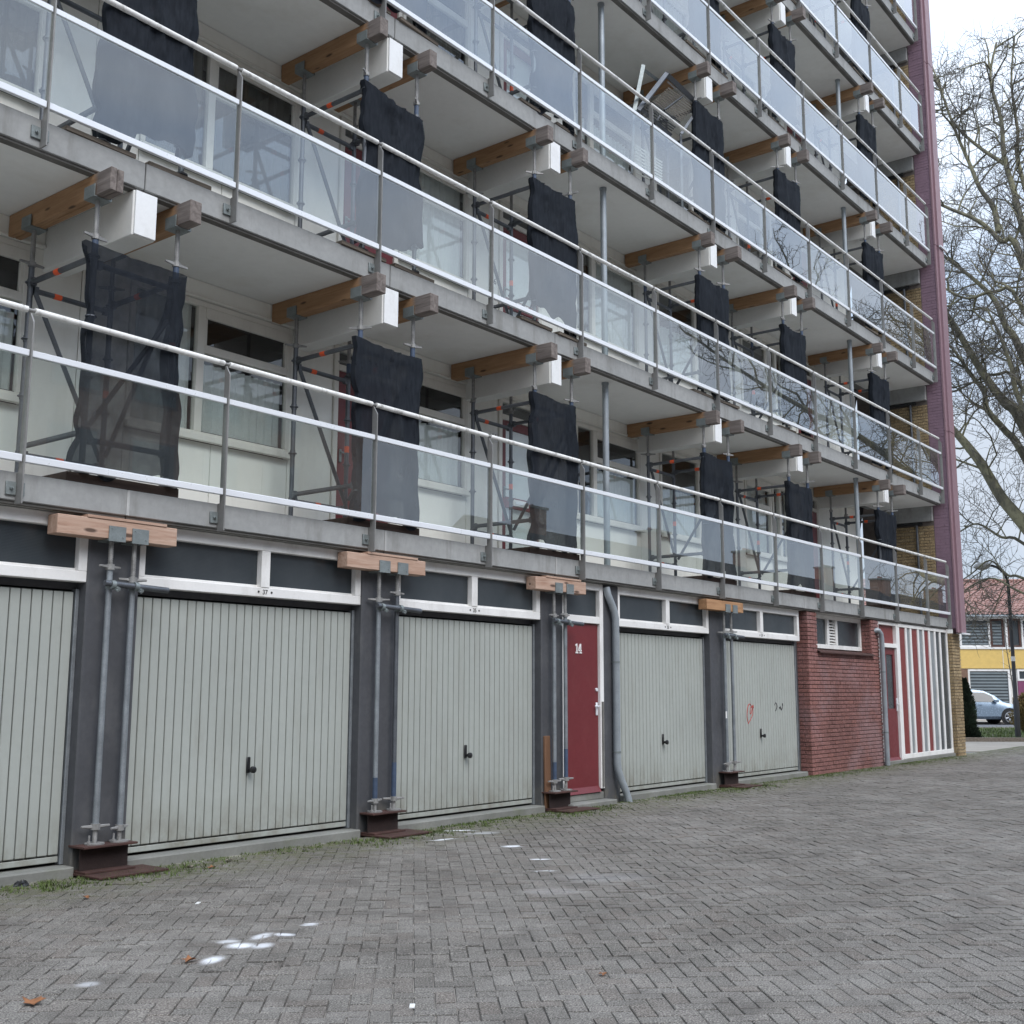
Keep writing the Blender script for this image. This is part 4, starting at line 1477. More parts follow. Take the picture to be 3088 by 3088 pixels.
# ------------------------------------------------------------------ rain pipes
def rainpipe(x, y, xl, yl, low, label):
    t = thing('rain_pipe', label, 'pipe', (x, y, 0))
    for k in range(6):
        z0, z1 = Z(k) + .002, Z(k + 1) - UND(1) - .001
        if not seen([(x, y, z0), (x, y, z1), (x, y, (z0 + z1) / 2)], .1, .1):
            continue
        q = MB().tube([(0, 0, z0), (0, 0, z1)], .043, 14)
        q.tube([(0, 0, z1 - .03), (0, 0, z1)], .05, 14)
        q.build('pipe', MT['zinc'], t)
    pts = [Vector((a - x, b - y, c)) for a, b, c in low]
    lo = MB().tube(pts, .047, 14).build('lower_pipe', MT['zinc'], t)
    for (a, b, c) in low:
        pass
    zs = [p.z for p in pts]
    for zc in (1.75, .62):
        if min(zs) < zc < max(zs):
            q = MB().tube([(xl - x, yl - y, zc - .012), (xl - x, yl - y, zc + .012)], .052, 14)
            q.box(xl - x - .01, xl - x + .01, yl - y + .045, yl - y + .09, zc - .01, zc + .01)
            q.build('bracket', MT['fork'], lo)
    return t
rainpipe(8.31, .30, 8.17, .09, [(8.02, .13, 2.70), (8.03, .11, 2.60), (8.08, .095, 2.50), (8.14, .09, 2.40), (8.17, .09, 2.30), (8.17, .09, .48), (8.18, .085, .40), (8.22, .07, .28), (8.29, .04, .12), (8.31, .02, .03), (8.315, .015, -.01)],
         'grey zinc rain pipe right of the red door numbered 14')
rainpipe(17.16, .30, 17.36, .01, [(17.22, .10, 2.52), (17.24, .06, 2.54), (17.28, .03, 2.53), (17.33, .01, 2.47), (17.36, .01, 2.38), (17.36, .01, .5), (17.36, .01, .01)],
         'grey zinc rain pipe right of the red brick wall')

# ------------------------------------------------------------------ small loose things
q = MB().box(-.055, .055, -.012, .012, 0, .86, .003)
lb = q.build('leaning_board', MT['leanboard'], None, (6.735, .125, .0))
lb.rotation_euler = (math.radians(-1.2), 0, 0)
tag(lb, 'brown board leaning on the column beside the red door', 'board')
stk = MB().box(11.025, 11.07, .0435, .0475, .99, 1.09, .001)
o = stk.build('paper_sticker', MT['litter'])
tag(o, 'small white paper on the prop beside the scribbled garage', 'sticker')

# folded aluminium platform leaning on the third railing
fx, fy, fz = 9.35, -.03, Z(2) + .95
ld = thing('folded_platform', 'folded aluminium slatted platform leaning over the third railing', 'platform', (fx, .18, Z(2) + .002))
def bar(name, p0, p1, w=.03, mat='alu'):
    MB().tube([Vector(p0), Vector(p1)], w, 4).build(name, MT[mat], ld)
LZ = Z(2)
def LP(u, v, y):
    p = ray(1850 + u * .2071, 150 + v * .2071, 1, y)
    return (p.x - fx, p.y - .18, p.z - LZ)
def bar2(n, a, b, w=.022, mat='galv'):
    MB().tube([a, b], w, 4).build(n, MT[mat], ld)
bar2('leg', LP(430, 240, .10), LP(300, 900, .06), .040, 'fork')
bar2('leg', LP(450, 300, .10), LP(680, 470, .14), .032, 'fork')
bar2('leg', LP(770, 360, .10), LP(350, 900, .06), .044, 'tube')
bar2('frame_bar', LP(770, 360, .10), LP(1265, 830, .13), .050, 'tube')
bar2('frame_bar', LP(790, 470, .09), LP(1235, 860, .12), .016, 'jack')
bar2('frame_bar', LP(1240, 850, .13), LP(980, 1240, .10), .030, 'tube')
bar2('frame_bar', LP(400, 870, .07), LP(830, 1240, .09), .034, 'tube')
bar2('frame_bar', LP(1010, 680, .085), LP(740, 880, .075), .014, 'black')
bar2('frame_bar', LP(680, 960, .075), LP(600, 1080, .07), .014, 'black')
for i in range(15):
    u = i / 14
    bar2('slat', LP(800 - 380 * u, 560 + 330 * u, .11), LP(1180 - 330 * u, 830 + 350 * u, .14), .017 if i < 9 else .013, 'rack' if i < 9 else 'tube')
for i in range(9):
    bar2('white_slat', LP(310 + 4 * i, 1385 + 52 * i, .09), LP(705, 1640 + 42 * i, .11), .014, 'white')
bar2('leg', LP(300, 900, .06), (LP(300, 900, .06)[0] - .03, -.08, 0), .022, 'tube')
bar2('leg', LP(980, 1240, .10), (LP(980, 1240, .10)[0] + .03, -.06, 0), .022, 'tube')

# fallen leaves and litter
def leaf(x, y, s, rz, label, mat='leaf', curl=.35, name='fallen_leaf', cat='leaf'):
    r = random.Random(int(x * 1000))
    n, pts = 11, []
    for i in range(n):
        a = 2 * PI * i / n
        rad = s * (1.0 if i % 2 == 0 else .55) * r.uniform(.8, 1.15)
        pts.append((math.cos(a) * rad, math.sin(a) * rad * .75))
    vs_ = [(0, 0, .010)] + [(p[0], p[1], .004 + curl * abs(p[1]) + r.uniform(0, .012)) for p in pts]
    top = [(0, i + 1, (i + 1) % n + 1) for i in range(n)]
    mb_ = MB().add(vs_, top)
    mb_.add([(v[0], v[1], v[2] - .0015) for v in vs_], [tuple(reversed(f_)) for f_ in top])
    o_ = mb_.build(name, MT[mat], None, (x, y, .002))
    o_.rotation_euler = (0, 0, rz)
    tag(o_, label, cat)
leaf(-1.374, -3.0, .075, .9, 'large brown leaf on the paving at lower left')
leaf(-.444, -2.871, .05, .2, 'small dark leaf beside the white paint marks', curl=.5)
leaf(.229, -.826, .035, 1.2, 'tiny dark leaf on paving before the left garage', curl=.5)
leaf(1.9, -.197, .05, .5, 'pale thin leaf in the moss before garage 37', 'plank', .2)
leaf(1.574, -.40, .04, .1, 'orange brown leaf in the moss before garage 37')
leaf(1.485, -.25, .04, 2.0, 'small tan leaf near the sill of garage 37', 'plank', .2)
leaf(.652, -4.689, .03, .3, 'small orange leaf in the paved foreground', 'leaf', .2)
def lump(x, y, s, mat, label, name, cat):
    r = random.Random(5)
    mb_ = MB()
    n = 10
    vs_, fs = [], []
    for i in range(6):
        for j in range(n):
            a, b_ = PI / 2 * i / 5, 2 * PI * j / n
            rr = s * r.uniform(.8, 1.15)
            vs_.append((rr * math.cos(a) * math.cos(b_), rr * .8 * math.cos(a) * math.sin(b_), rr * .75 * math.sin(a)))
    for i in range(5):
        for j in range(n):
            fs.append((i * n + j, i * n + (j + 1) % n, (i + 1) * n + (j + 1) % n, (i + 1) * n + j))
    o_ = mb_.add(vs_, fs).build(name, MT[mat], None, (x, y, 0))
    tag(o_, label, cat)
lump(.22, .0, .055, 'black', 'black lump on the ground by the left garage sill', 'black_lump', 'lump')
for i, (x, y, lab) in enumerate(((.592, -1.545, 'white scrap on paving before garage 37'), (-.345, -4.339, 'small white scrap in the paved foreground'))):
    o = MB().box(-.03, .03, -.012, .012, 0, .006, .001).build('paper_scrap', MT['litter'], None, (x, y, .001))
    o.rotation_euler = (0, 0, .7)
    tag(o, lab, 'litter')

# moss and grass along the foot of the wall
mb_ = MB()
r = random.Random(3)
for i in range(16000):
    x = r.uniform(-2.5, 21.5)
    dens = .5 + .5 * math.sin(x * 2.1) * math.sin(x * .73 + 1) + .25 * math.sin(x * 7.7)
    near = any(abs(x - (a + b) / 2) < .7 for a, b in (COLS[0], COLS[1], COLS[2], COLS[4]))
    if r.random() > max(.08, dens * .55) + (.25 if near else 0):
        continue
    y = .08 - abs(r.gauss(0, .20)) - (.0 if not near else r.uniform(0, .25))
    if 14.0 < x < 17.4:
        y -= .02
    hgt = r.uniform(.008, .022) * (1.7 if near and r.random() < .5 else 1)
    for t in range(3):
        a = r.uniform(0, 6.28)
        w = r.uniform(.003, .006)
        lx, ly = math.cos(a), math.sin(a)
        bx, by = x + r.gauss(0, .012), y + r.gauss(0, .012)
        mb_.add([(bx - ly * w, by + lx * w, -.004), (bx + ly * w, by - lx * w, -.004), (bx + lx * hgt * .8, by + ly * hgt * .8, hgt)], [(0, 1, 2)])
o = mb_.build('moss_strip', MT['moss'])
tag(o, 'green moss and weeds along the foot of the garages', 'moss', kind='stuff')

# ------------------------------------------------------------------ beyond the block: lawn, road, houses
rg = Vector((rt.x, rt.y, 0)).normalized()
fg = Vector((fw.x, fw.y, 0)).normalized()
def W(d, s, z=0.0):
    """world point at ground distance d straight ahead and s to the right of the camera's heading"""
    p = Vector((CAM.x, CAM.y, 0)) + fg * d + rg * s
    return Vector((p.x, p.y, z))
HRZ = math.atan2(rg.y, rg.x)
def strip(name, d0, d1, s0, s1, z0, z1, mat, label, cat, kind='structure'):
    p = W(d0, 0)
    o_ = MB().box(s0, s1, 0, d1 - d0, z0, z1).build(name, mat, None, (p.x, p.y, 0))
    o_.rotation_euler = (0, 0, HRZ)
    tag(o_, label, cat, kind=kind)
    return o_
strip('lawn', 33.2, 43.5, 9.6, 60, -.2, .03, MT['soil'], 'narrow lawn between the yard and the road', 'lawn')
kb = strip('lawn_edge', 33.0, 33.18, 9.5, 60, -.2, .09, MT['plank'], 'low wooden edging of the lawn', 'edging')
strip('kerb', 43.6, 43.8, -10, 80, -.2, .06, MT['pavement'], 'grey kerb along the far road', 'kerb')
strip('road', 43.9, 51.0, -10, 80, -.2, -.012, MT['asphalt'], 'grey road with the blue car', 'road')
strip('pavement', 51.1, 55, -10, 80, -.2, .06, MT['pavement'], 'pavement before the yellow row house', 'pavement')
strip('path', 27.6, 32.9, 9, 60, -.2, -.018, MT['pavement'], 'sandy path before the lawn', 'path')
gm = MB()
r = random.Random(11)
for i in range(15000):
    d, s = r.uniform(33.3, 43.3), r.uniform(11, 20)
    if r.random() < .35 + .3 * math.sin(d * 2.3) * math.sin(s * 1.7):
        continue
    p = W(d, s)
    a = r.uniform(0, 6.28)
    h = r.uniform(.04, .12)
    lx, ly, w = math.cos(a), math.sin(a), .012
    gm.add([(p.x - ly * w, p.y + lx * w, .02), (p.x + ly * w, p.y - lx * w, .02), (p.x + lx * .05, p.y + ly * .05, .03 + h)], [(0, 1, 2)])
o = gm.build('grass', MT['grass'])
tag(o, 'short rough grass on the lawn by the lamp post', 'grass', kind='stuff')

# --- row house with yellow band
MT['house_white'] = plain('house_white', (.72, .70, .66), .6, .06, 1)
MT['house_yellow'] = plain('house_yellow', (.72, .50, .16), .5, .05, .4)
MT['house_tile'] = plain('red_roof_tile', (.32, .185, .155), .7, .25, 3)
MT['house_brown'] = plain('brown_frame', (.09, .04, .03), .5)
MT['house_brick'] = plain('house_brick', (.22, .13, .09), .85, .2, 6)
MT['blind'] = plain('blind_grey', (.20, .235, .25), .5, .1, 2)
MT['blind_dark'] = plain('blind_dark', (.045, .055, .062), .4, .1, 2)
MT['roof_dark'] = plain('dark_roof_tile', (.075, .072, .072), .75, .3, 2, bmp=.4)
MT['magenta'] = plain('magenta_panel', (.22, .06, .13), .5)

def tile_roof(mb, x0, x1, y0, z0, y1, z1, pitch=.235, course=.33):
    """pantile slope from eave (y0,z0) to ridge (y1,z1)"""
    n = int((x1 - x0) / pitch * 6)
    ln = math.hypot(y1 - y0, z1 - z0)
    m_ = int(ln / course)
    ny, nz_ = -(z1 - z0) / ln, (y1 - y0) / ln
    rows = []
    for j in range(m_):
        for e in (0.0, .98):
            rows.append((j + e, .045 * (1 - e)))
    base = len(mb.v)
    for (t, lift_) in rows:
        y = y0 + (y1 - y0) * t / m_
        z = z0 + (z1 - z0) * t / m_
        for i in range(n + 1):
            x = x0 + (x1 - x0) * i / n
            w = .038 * math.sin(2 * PI * (x - x0) / pitch) + lift_
            mb.v.append((x, y + ny * w, z + nz_ * w))
    for j in range(len(rows) - 1):
        for i in range(n):
            o_ = base + j * (n + 1) + i
            mb.f.append((o_, o_ + 1, o_ + n + 2, o_ + n + 1))

p0 = W(55.2, 0)
rh = thing('row_house', 'white row house with yellow band and red tiled roof behind the car', 'house', (p0.x, p0.y, 0))
rh.rotation_euler = (0, 0, HRZ)
s0, s1 = 4.0, 48.0
box('wall', MT['house_white'], rh, s0, s1, .12, 8.0, 0, 5.0)
box('yellow_band', MT['house_yellow'], rh, s0, s1, .04, .119, 2.48, 3.40)
for i in range(18):
    box('band_joint', MT['house_white'], rh, s0 + 2.45 * i, s0 + 2.45 * i + .03, .034, .0395, 2.48, 3.40)
box('sill_strip', MT['white'], rh, s0, s1, .0, .118, 3.402, 3.50)
box('eave_board', MT['white'], rh, s0, s1, -.25, .118, 4.86, 5.0, .01)
box('gutter', MT['zinc'], rh, s0, s1, -.38, -.255, 4.92, 5.02, .02)
rm = MB()
tile_roof(rm, s0, s1, -.30, 5.03, 3.7, 7.05)
rf = rm.build('roof', MT['house_tile'], rh)
box('ridge', MT['house_tile'], rf, s0, s1, 3.55, 3.95, 7.0, 7.14, .05)
MB().prism([(3.8, 7.06), (8.0, 5.0), (3.8, 5.0)], 'x', s0, s1).build('rear_roof', MT['house_tile'], rf)
def far_window(x0, x1, z0, z1, frame, slats, parent=rh, y=.06):
    f_ = MB()
    t = .09
    f_.box(x0, x1, y, y + .058, z0, z0 + t).box(x0, x1, y, y + .058, z1 - t, z1)
    f_.box(x0, x0 + t, y, y + .058, z0 + t, z1 - t).box(x1 - t, x1, y, y + .058, z0 + t, z1 - t)
    w = f_.build('window', frame, parent)
    box('pane', MT['blind_dark'], w, x0 + t, x1 - t, y + .045, y + .05, z0 + t, z1 - t)
    if slats:
        b_ = MB()
        n = int((z1 - z0 - 2 * t) / .15)
        for i in range(n):
            zc = z0 + t + .03 + i * .15
            b_.box(x0 + t + .02, x1 - t - .02, y + .034, y + .042, zc, zc + .085)
        b_.build('blind', MT['blind'], w)
    return w
x = s0 + 1.0
HS = 15.25                      # right edge of the building seen at s ~ 18.5 at this distance
def hs(u):                      # photograph column -> lateral position on the house front
    return (u - 1544) / FPX * 55.2 / math.cos(0) * 1.0
for base in range(-2, 4):
    o_ = base * 7.35
    a = hs(2890) + o_
    b_ = hs(2982) + o_
    if a > s0 and b_ < s1:
        far_window(a, b_, 3.5, 4.86, MT['white'], True)
    a, b_ = hs(2983) + o_, hs(3024) + o_
    if a > s0 and b_ < s1:
        far_window(a, b_, 3.5, 4.86, MT['house_brown'], True)
    a, b_ = hs(3034) + o_, hs(3074) + o_
    if a > s0 and b_ < s1:
        far_window(a, b_, 3.5, 4.86, MT['house_brown'], False)
        box('pier', MT['white'], rh, hs(3025) + o_, hs(3033) + o_, .0, .118, 3.5, 4.86)
    a, b_ = hs(3076) + o_, hs(3125) + o_
    if a > s0 and b_ < s1:
        far_window(a, b_, 3.5, 4.86, MT['white'], True)
    a, b_ = hs(2908) + o_, hs(3033) + o_
    if a > s0 and b_ < s1:
        far_window(a, b_, .75, 2.44, MT['white'], True)
        box('brick_pier', MT['house_brick'], rh, a - .35, a - .02, .02, .118, 0, 2.44)
    a, b_ = hs(3056) + o_, hs(3130) + o_
    if a > s0 and b_ < s1:
        far_window(a, b_, 1.9, 2.44, MT['white'], False)
        box('door_panel', MT['magenta'], rh, a, b_, .06, .118, .1, 1.88)

p1 = W(84, 0)
fb = thing('distant_block', 'flat brown building top beyond the red tiled roof', 'building', (p1.x, p1.y, 0))
fb.rotation_euler = (0, 0, HRZ)
box('wall', plain('block_wall', (.33, .26, .21), .8, .15, .3), fb, 4, 90, 0, 12, 0, 8.9)
box('parapet', plain('block_parapet', (.30, .29, .29), .8), fb, 4, 90, -.3, 12, 8.9, 9.25)
for i in range(14):
    box('band_panel', MT['greypanel'], fb, 6 + i * 6, 10.5 + i * 6, -.06, -.002, 7.9, 8.6)
box('roof_box', MT['greypanel'], fb, 34, 37, 3, 6, 9.25, 9.9)
box('roof_box', MT['greypanel'], fb, 42, 46, 3, 6, 9.25, 10.0)

# --- dark roofed row across the yard, behind the camera (mirrored in the lowest panes)
oh = thing('opposite_house', 'dark roofed row house across the yard, mirrored in the lowest glass panes', 'house', (28.5, -16.2, 0))
box('wall', MT['house_white'], oh, 0, 90, -7.6, 0, 0, 5.0)
rm = MB()
rm.prism([(.35, 4.9), (.35, 5.05), (-3.8, 8.0), (-7.95, 5.05), (-7.95, 4.9)], 'x', -.2, 90.2)
rf = rm.build('roof', MT['roof_dark'], oh)
for i in range(30):
    z_ = 5.10 + i * .097
    y_ = .30 - (z_ - 5.10) * 1.40
    box('tile_course', MT['roof_dark'], rf, -.22, 90.22, y_ - .12, y_ + .03, z_, z_ + .05)
for cx_ in (4.3, 13.5, 23.4, 33.3, 43.2, 53.1, 63.0, 72.9):
    c = box('chimney', MT['house_brick'], rf, cx_ - .55, cx_ + .55, -4.3, -3.3, 7.4, 8.75)
    box('chimney_cap', MT['sill'], c, cx_ - .62, cx_ + .62, -4.37, -3.23, 8.751, 8.85)
    for dx in (-.2, .2):
        MB().tube([(cx_ + dx, -3.8, 8.85), (cx_ + dx, -3.8, 9.0)], .09, 10).build('chimney_pot', MT['house_tile'], c)
for i in range(18):
    x = 1.0 + i * 4.9
    far_window(x, x + 2.0, 2.9, 4.4, MT['white'], False, oh, .001)
    far_window(x + 2.3, x + 3.6, 2.9, 4.4, MT['white'], True, oh, .001)
    far_window(x, x + 2.4, .8, 2.3, MT['white'], True, oh, .001)
    box('door', MT['redpanel'], oh, x + 2.8, x + 3.7, .001, .06, 0, 2.2)

of = thing('added_flats', 'long brown brick flats mirrored faintly in the lower left glass panes', 'building', (-48, -27, 0))  # unseen block, added and sized to keep bright sky out of the lower panes
box('wall', MT['house_brick'], of, 0, 78, -9, 0, 0, 13.3)
box('roof', MT['roof_dark'], of, -.3, 78.3, -9.3, .3, 13.3, 13.6)
for st_ in range(5):
    for i in range(24):
        x = 1.2 + i * 3.1
        far_window(x, x + 1.9, .9 + st_ * 2.65, 2.3 + st_ * 2.65, MT['house_brown'], (i + st_) % 4 == 0, of, .001)

# --- blue car parked on the far road, nose to the right
car = thing('parked_car', 'light blue hatchback parked before the yellow row house', 'car', W(50.2, 19.95), None)
car.rotation_euler = (0, 0, HRZ)
MT['carpaint'] = plain('car_paint', (.27, .345, .43), .25, .04, 1, metal=.35, fine=.01)
MT['carglass'] = plain('car_glass', (.03, .04, .05), .08, .05, 1)
MT['tyre'] = plain('tyre', (.02, .02, .02), .8)
MT['rim'] = plain('alloy_rim', (.55, .56, .58), .35, .05, 5, metal=.7)
# stations along x: (x, bottom, sill-bulge half width, belt z, belt half width, roof z, roof half width)
ST = [(-2.0, .38, .62, .78, .62, .80, .55), (-1.9, .28, .78, .90, .77, 1.12, .56), (-1.55, .24, .84, .93, .82, 1.40, .60), (-.9, .22, .86, .93, .84, 1.47, .62),
      (-.2, .22, .86, .92, .845, 1.475, .62), (.3, .22, .86, .91, .84, 1.42, .61), (.75, .22, .86, .90, .83, 1.22, .64), (1.05, .22, .86, .89, .82, .98, .74),
      (1.25, .22, .85, .87, .81, .895, .78), (1.6, .24, .83, .82, .78, .84, .70), (1.85, .28, .76, .72, .70, .74, .60), (1.99, .36, .60, .58, .55, .60, .45)]
def sect(s):
    x, zb, hw, zbelt, hb, zr, hr = s
    half = [(hw * .86, zb), (hw, zb + .12), (hw * 1.0, (zb + zbelt) / 2 + .05), (hb, zbelt), (hr + (hb - hr) * .25, zbelt + (zr - zbelt) * .72), (hr, zr - .01), (hr * .5, zr + .012)]
    return [(x, y, z) for y, z in half] + [(x, -y, z) for y, z in reversed(half)]
q = MB()
n = 14
for s in ST:
    q.v += sect(s)
for i in range(len(ST) - 1):
    for j in range(n):
        j2 = (j + 1) % n
        q.f.append((i * n + j, i * n + j2, (i + 1) * n + j2, (i + 1) * n + j))
q.f.append(tuple(range(n)))
q.f.append(tuple(range((len(ST) - 1) * n + n - 1, (len(ST) - 1) * n - 1, -1)))
q.smooth = True
body = q.build('body', MT['carpaint'], car)
def side_poly(pts, y0, name, mat, parent, th=.012):
    for s in (-1, 1):
        q_ = MB()
        vs_ = [(x, s * (yy + .006), z) for x, yy, z in pts]
        v2 = [(x, s * (yy - th), z) for x, yy, z in pts]
        k_ = len(pts)
        q_.add(vs_ + v2, [tuple(range(k_)) if s < 0 else tuple(reversed(range(k_)))] + [(i, (i + 1) % k_, (i + 1) % k_ + k_, i + k_) if s > 0 else (i + k_, (i + 1) % k_ + k_, (i + 1) % k_, i) for i in range(k_)])
        q_.build(name, mat, parent)
side_poly([(-1.45, .82, .97), (-.35, .842, .965), (-.35, .70, 1.36), (-1.25, .685, 1.33)], 0, 'side_window', MT['carglass'], body)
side_poly([(-.28, .842, .965), (.72, .83, .935), (.60, .735, 1.20), (.28, .69, 1.345), (-.28, .70, 1.36)], 0, 'side_window', MT['carglass'], body)
q = MB().add([(.80, -.60, 1.195), (.80, .60, 1.195), (1.20, .70, .925), (1.20, -.70, .925)], [(0, 1, 2, 3)])
q.add([(.36, -.52, 1.415), (.36, .52, 1.415), (.79, .60, 1.21), (.79, -.60, 1.21)], [(0, 1, 2, 3)])
q.build('windscreen', MT['carglass'], body)
for s in (-1, 1):
    MB().box(1.62, 1.90, s * .62 - .10, s * .62 + .10, .62, .76, .03).build('headlight', MT['alu'], body)
    MB().box(.62, .80, s * .93 - .07, s * .93 + .07, .93, 1.05, .02).build('door_mirror', MT['carpaint'], body)
    MB().box(-.05, .12, s * .868 - .012, s * .868 + .012, .82, .85, .008).build('door_handle', MT['carpaint'], body)
for x in (-1.22, 1.28):
    for s in (-1, 1):
        ar = MB().tube([(x, s * .80, .33), (x, s * .872, .33)], .37, 20).build('wheel_arch', MT['tyre'], body)
        wq = MB().tube([(x, s * .70, .31), (x, s * .72, .31), (x, s * .86, .31), (x, s * .885, .31)], [.27, .31, .31, .28], 22)
        wh = wq.build('wheel', MT['tyre'], car)
        rq = MB().tube([(x, s * .86, .31), (x, s * .893, .31)], .045, 10)
        for i in range(6):
            a = i * PI / 3 + .3
            rq.tube([(x + .03 * math.cos(a), s * .89, .31 + .03 * math.sin(a)), (x + .205 * math.cos(a), s * .889, .31 + .205 * math.sin(a))], [.03, .045], 4)
        ring = [(x + .215 * math.cos(i * PI / 10), s * .888, .31 + .215 * math.sin(i * PI / 10)) for i in range(21)]
        rq.tube(ring, .016, 6)
        rq.build('rim', MT['rim'], wh)

# --- street lamp
lp = ray(3071, 2229, 2, 0.0)
lamp = thing('street_lamp', 'dark street lamp post with curved arm at the right edge', 'lamp', (lp.x, lp.y, 0))
MT['lamppost'] = plain('lamp_post_paint', (.035, .035, .037), .5, .2, 3)
top = 5.0
arc = [(0, 0, 0), (0, 0, 1.1), (0, 0, 1.15), (0, 0, top - .45)]
arad = [.085, .085, .060, .048]
for i in range(1, 8):
    a = PI / 2 * i / 7
    arc.append((-rg.x * .55 * (1 - math.cos(a)), -rg.y * .55 * (1 - math.cos(a)), top - .45 + .60 * math.sin(a)))
    arad.append(.045 - .001 * i)
MB().tube(arc, arad, 12).build('pole', MT['lamppost'], lamp)
q = MB()
hd = [(.50, .035), (.56, .08), (.70, .12), (.86, .11), (.97, .06), (1.0, .01)]
q.tube([(-rg.x * a, -rg.y * a, top + .15 - (a - .5) * .10) for a, _ in hd], [b_ for _, b_ in hd], 12)
q.build('lamp_head', plain('lamp_head_grey', (.42, .41, .39), .5), lamp)
MB().tube([(0, 0, 2.28), (0, 0, 2.42)], .062, 12).build('white_band', MT['white'], lamp)

# --- conifer and shrub
def leafy(name, label, cat, loc, rx, hgt, n, mat, size, seed, cone=True, trunk=True):
    t = thing(name, label, cat, loc)
    r = random.Random(seed)
    q_ = MB()
    for i in range(n):
        z = r.uniform(.02, 1) ** (1.0 if not cone else 1.3)
        rad = rx * ((1 - z) ** .7 + .08 if cone else math.sqrt(max(.02, 1 - (2 * z - 1) ** 2))) * (r.random() ** .4)
        a = r.uniform(0, 6.28)
        rad *= .85 + .25 * math.sin(a * 3 + z * 9)
        p = Vector((math.cos(a) * rad, math.sin(a) * rad, z * hgt))
        d = Vector((math.cos(a), math.sin(a), r.uniform(.2, 1.6))).normalized()
        s_ = d.cross(Vector((r.gauss(0, 1), r.gauss(0, 1), r.gauss(0, 1)))).normalized() * size * .35
        q_.add([p - s_, p + s_, p + d * size * r.uniform(.6, 1.3)], [(0, 1, 2)])
    q_.build('foliage', mat, t)
    q_ = MB()
    q_.tube([(0, 0, 0), (0, 0, hgt * .7)], [.05, .012], 8)
    for i in range(14):
        a = r.uniform(0, 6.28)
        z = r.uniform(.05, .6) * hgt
        q_.tube([(0, 0, z), (math.cos(a) * rx * .7, math.sin(a) * rx * .7, z + hgt * .2)], [.012, .004], 5)
    q_.build('trunk', MT['twig'], t)
    return t
MT['conifer'] = plain('conifer_green', (.022, .038, .020), .8, .5, 4)
MT['shrub'] = plain('winter_shrub', (.20, .145, .055), .8, .4, 3)
cp = ray(2928, 2232, 2, 0.0)
leafy('conifer', 'small dark green conifer behind the yellow brick pillar', 'shrub', (cp.x + .1, cp.y + .12, 0), .36, 1.75, 9000, MT['conifer'], .07, 21)
sp = W(38.5, 17.45)
leafy('winter_shrub', 'yellow brown leafless shrub behind the lamp post', 'shrub', (sp.x, sp.y, 0), .85, 1.35, 5000, MT['shrub'], .10, 22, cone=False)
# slim young tree in front of the row house
yt = W(44.5, 19.35)
sap = thing('sapling', 'thin bare sapling before the yellow row house', 'tree', (yt.x, yt.y, 0))
q = MB().tube([(0, 0, 0), (-.05, 0, 1.5), (-.22, .1, 3.0), (-.35, .1, 4.4)], [.03, .025, .015, .005], 6)
q.build('trunk', MT['twig'], sap)
q = MB()
r = random.Random(9)
for i in range(26):
    z = r.uniform(1.6, 4.2)
    a = r.uniform(0, 6.28)
    l = r.uniform(.3, .8)
    b0 = Vector((-.08 * (z - 1.2), .04, z))
    q.tube([b0, b0 + Vector((math.cos(a) * l * .6, math.sin(a) * l * .6, l * .4)), b0 + Vector((math.cos(a) * l, math.sin(a) * l, l * .55))], [.008, .005, .002], 4)
q.build('crown', MT['twig'], sap)

# --- the big bare plane tree: trunk just outside the right edge, limbs over the corner
TX, TY = 30.6, -1.35
tree = thing('plane_tree', 'large bare plane tree with mossy limbs right of the purple column', 'tree', (TX, TY, 0))
r = random.Random(17)
limbs, twigs, balls = MB(), MB(), MB()
def L3(pts, depth=0.0, slope=0.0):
    out = []
    for i, (u, v) in enumerate(pts):
        p = ray(u, v, 0, TX + depth + slope * i)
        out.append(Vector((p.x - TX, p.y - TY, p.z)))
    return out
def smooth(P, sub=4):
    out = []
    for i in range(len(P) - 1):
        p0, p1, p2, p3 = P[max(i - 1, 0)], P[i], P[i + 1], P[min(i + 2, len(P) - 1)]
        for s in range(sub):
            u = s / sub
            out.append(.5 * ((2 * p1) + (-p0 + p2) * u + (2 * p0 - 5 * p1 + 4 * p2 - p3) * u * u + (-p0 + 3 * p1 - 3 * p2 + p3) * u ** 3))
    out.append(P[-1])
    return out
fork = Vector((0, 0, 3.2))
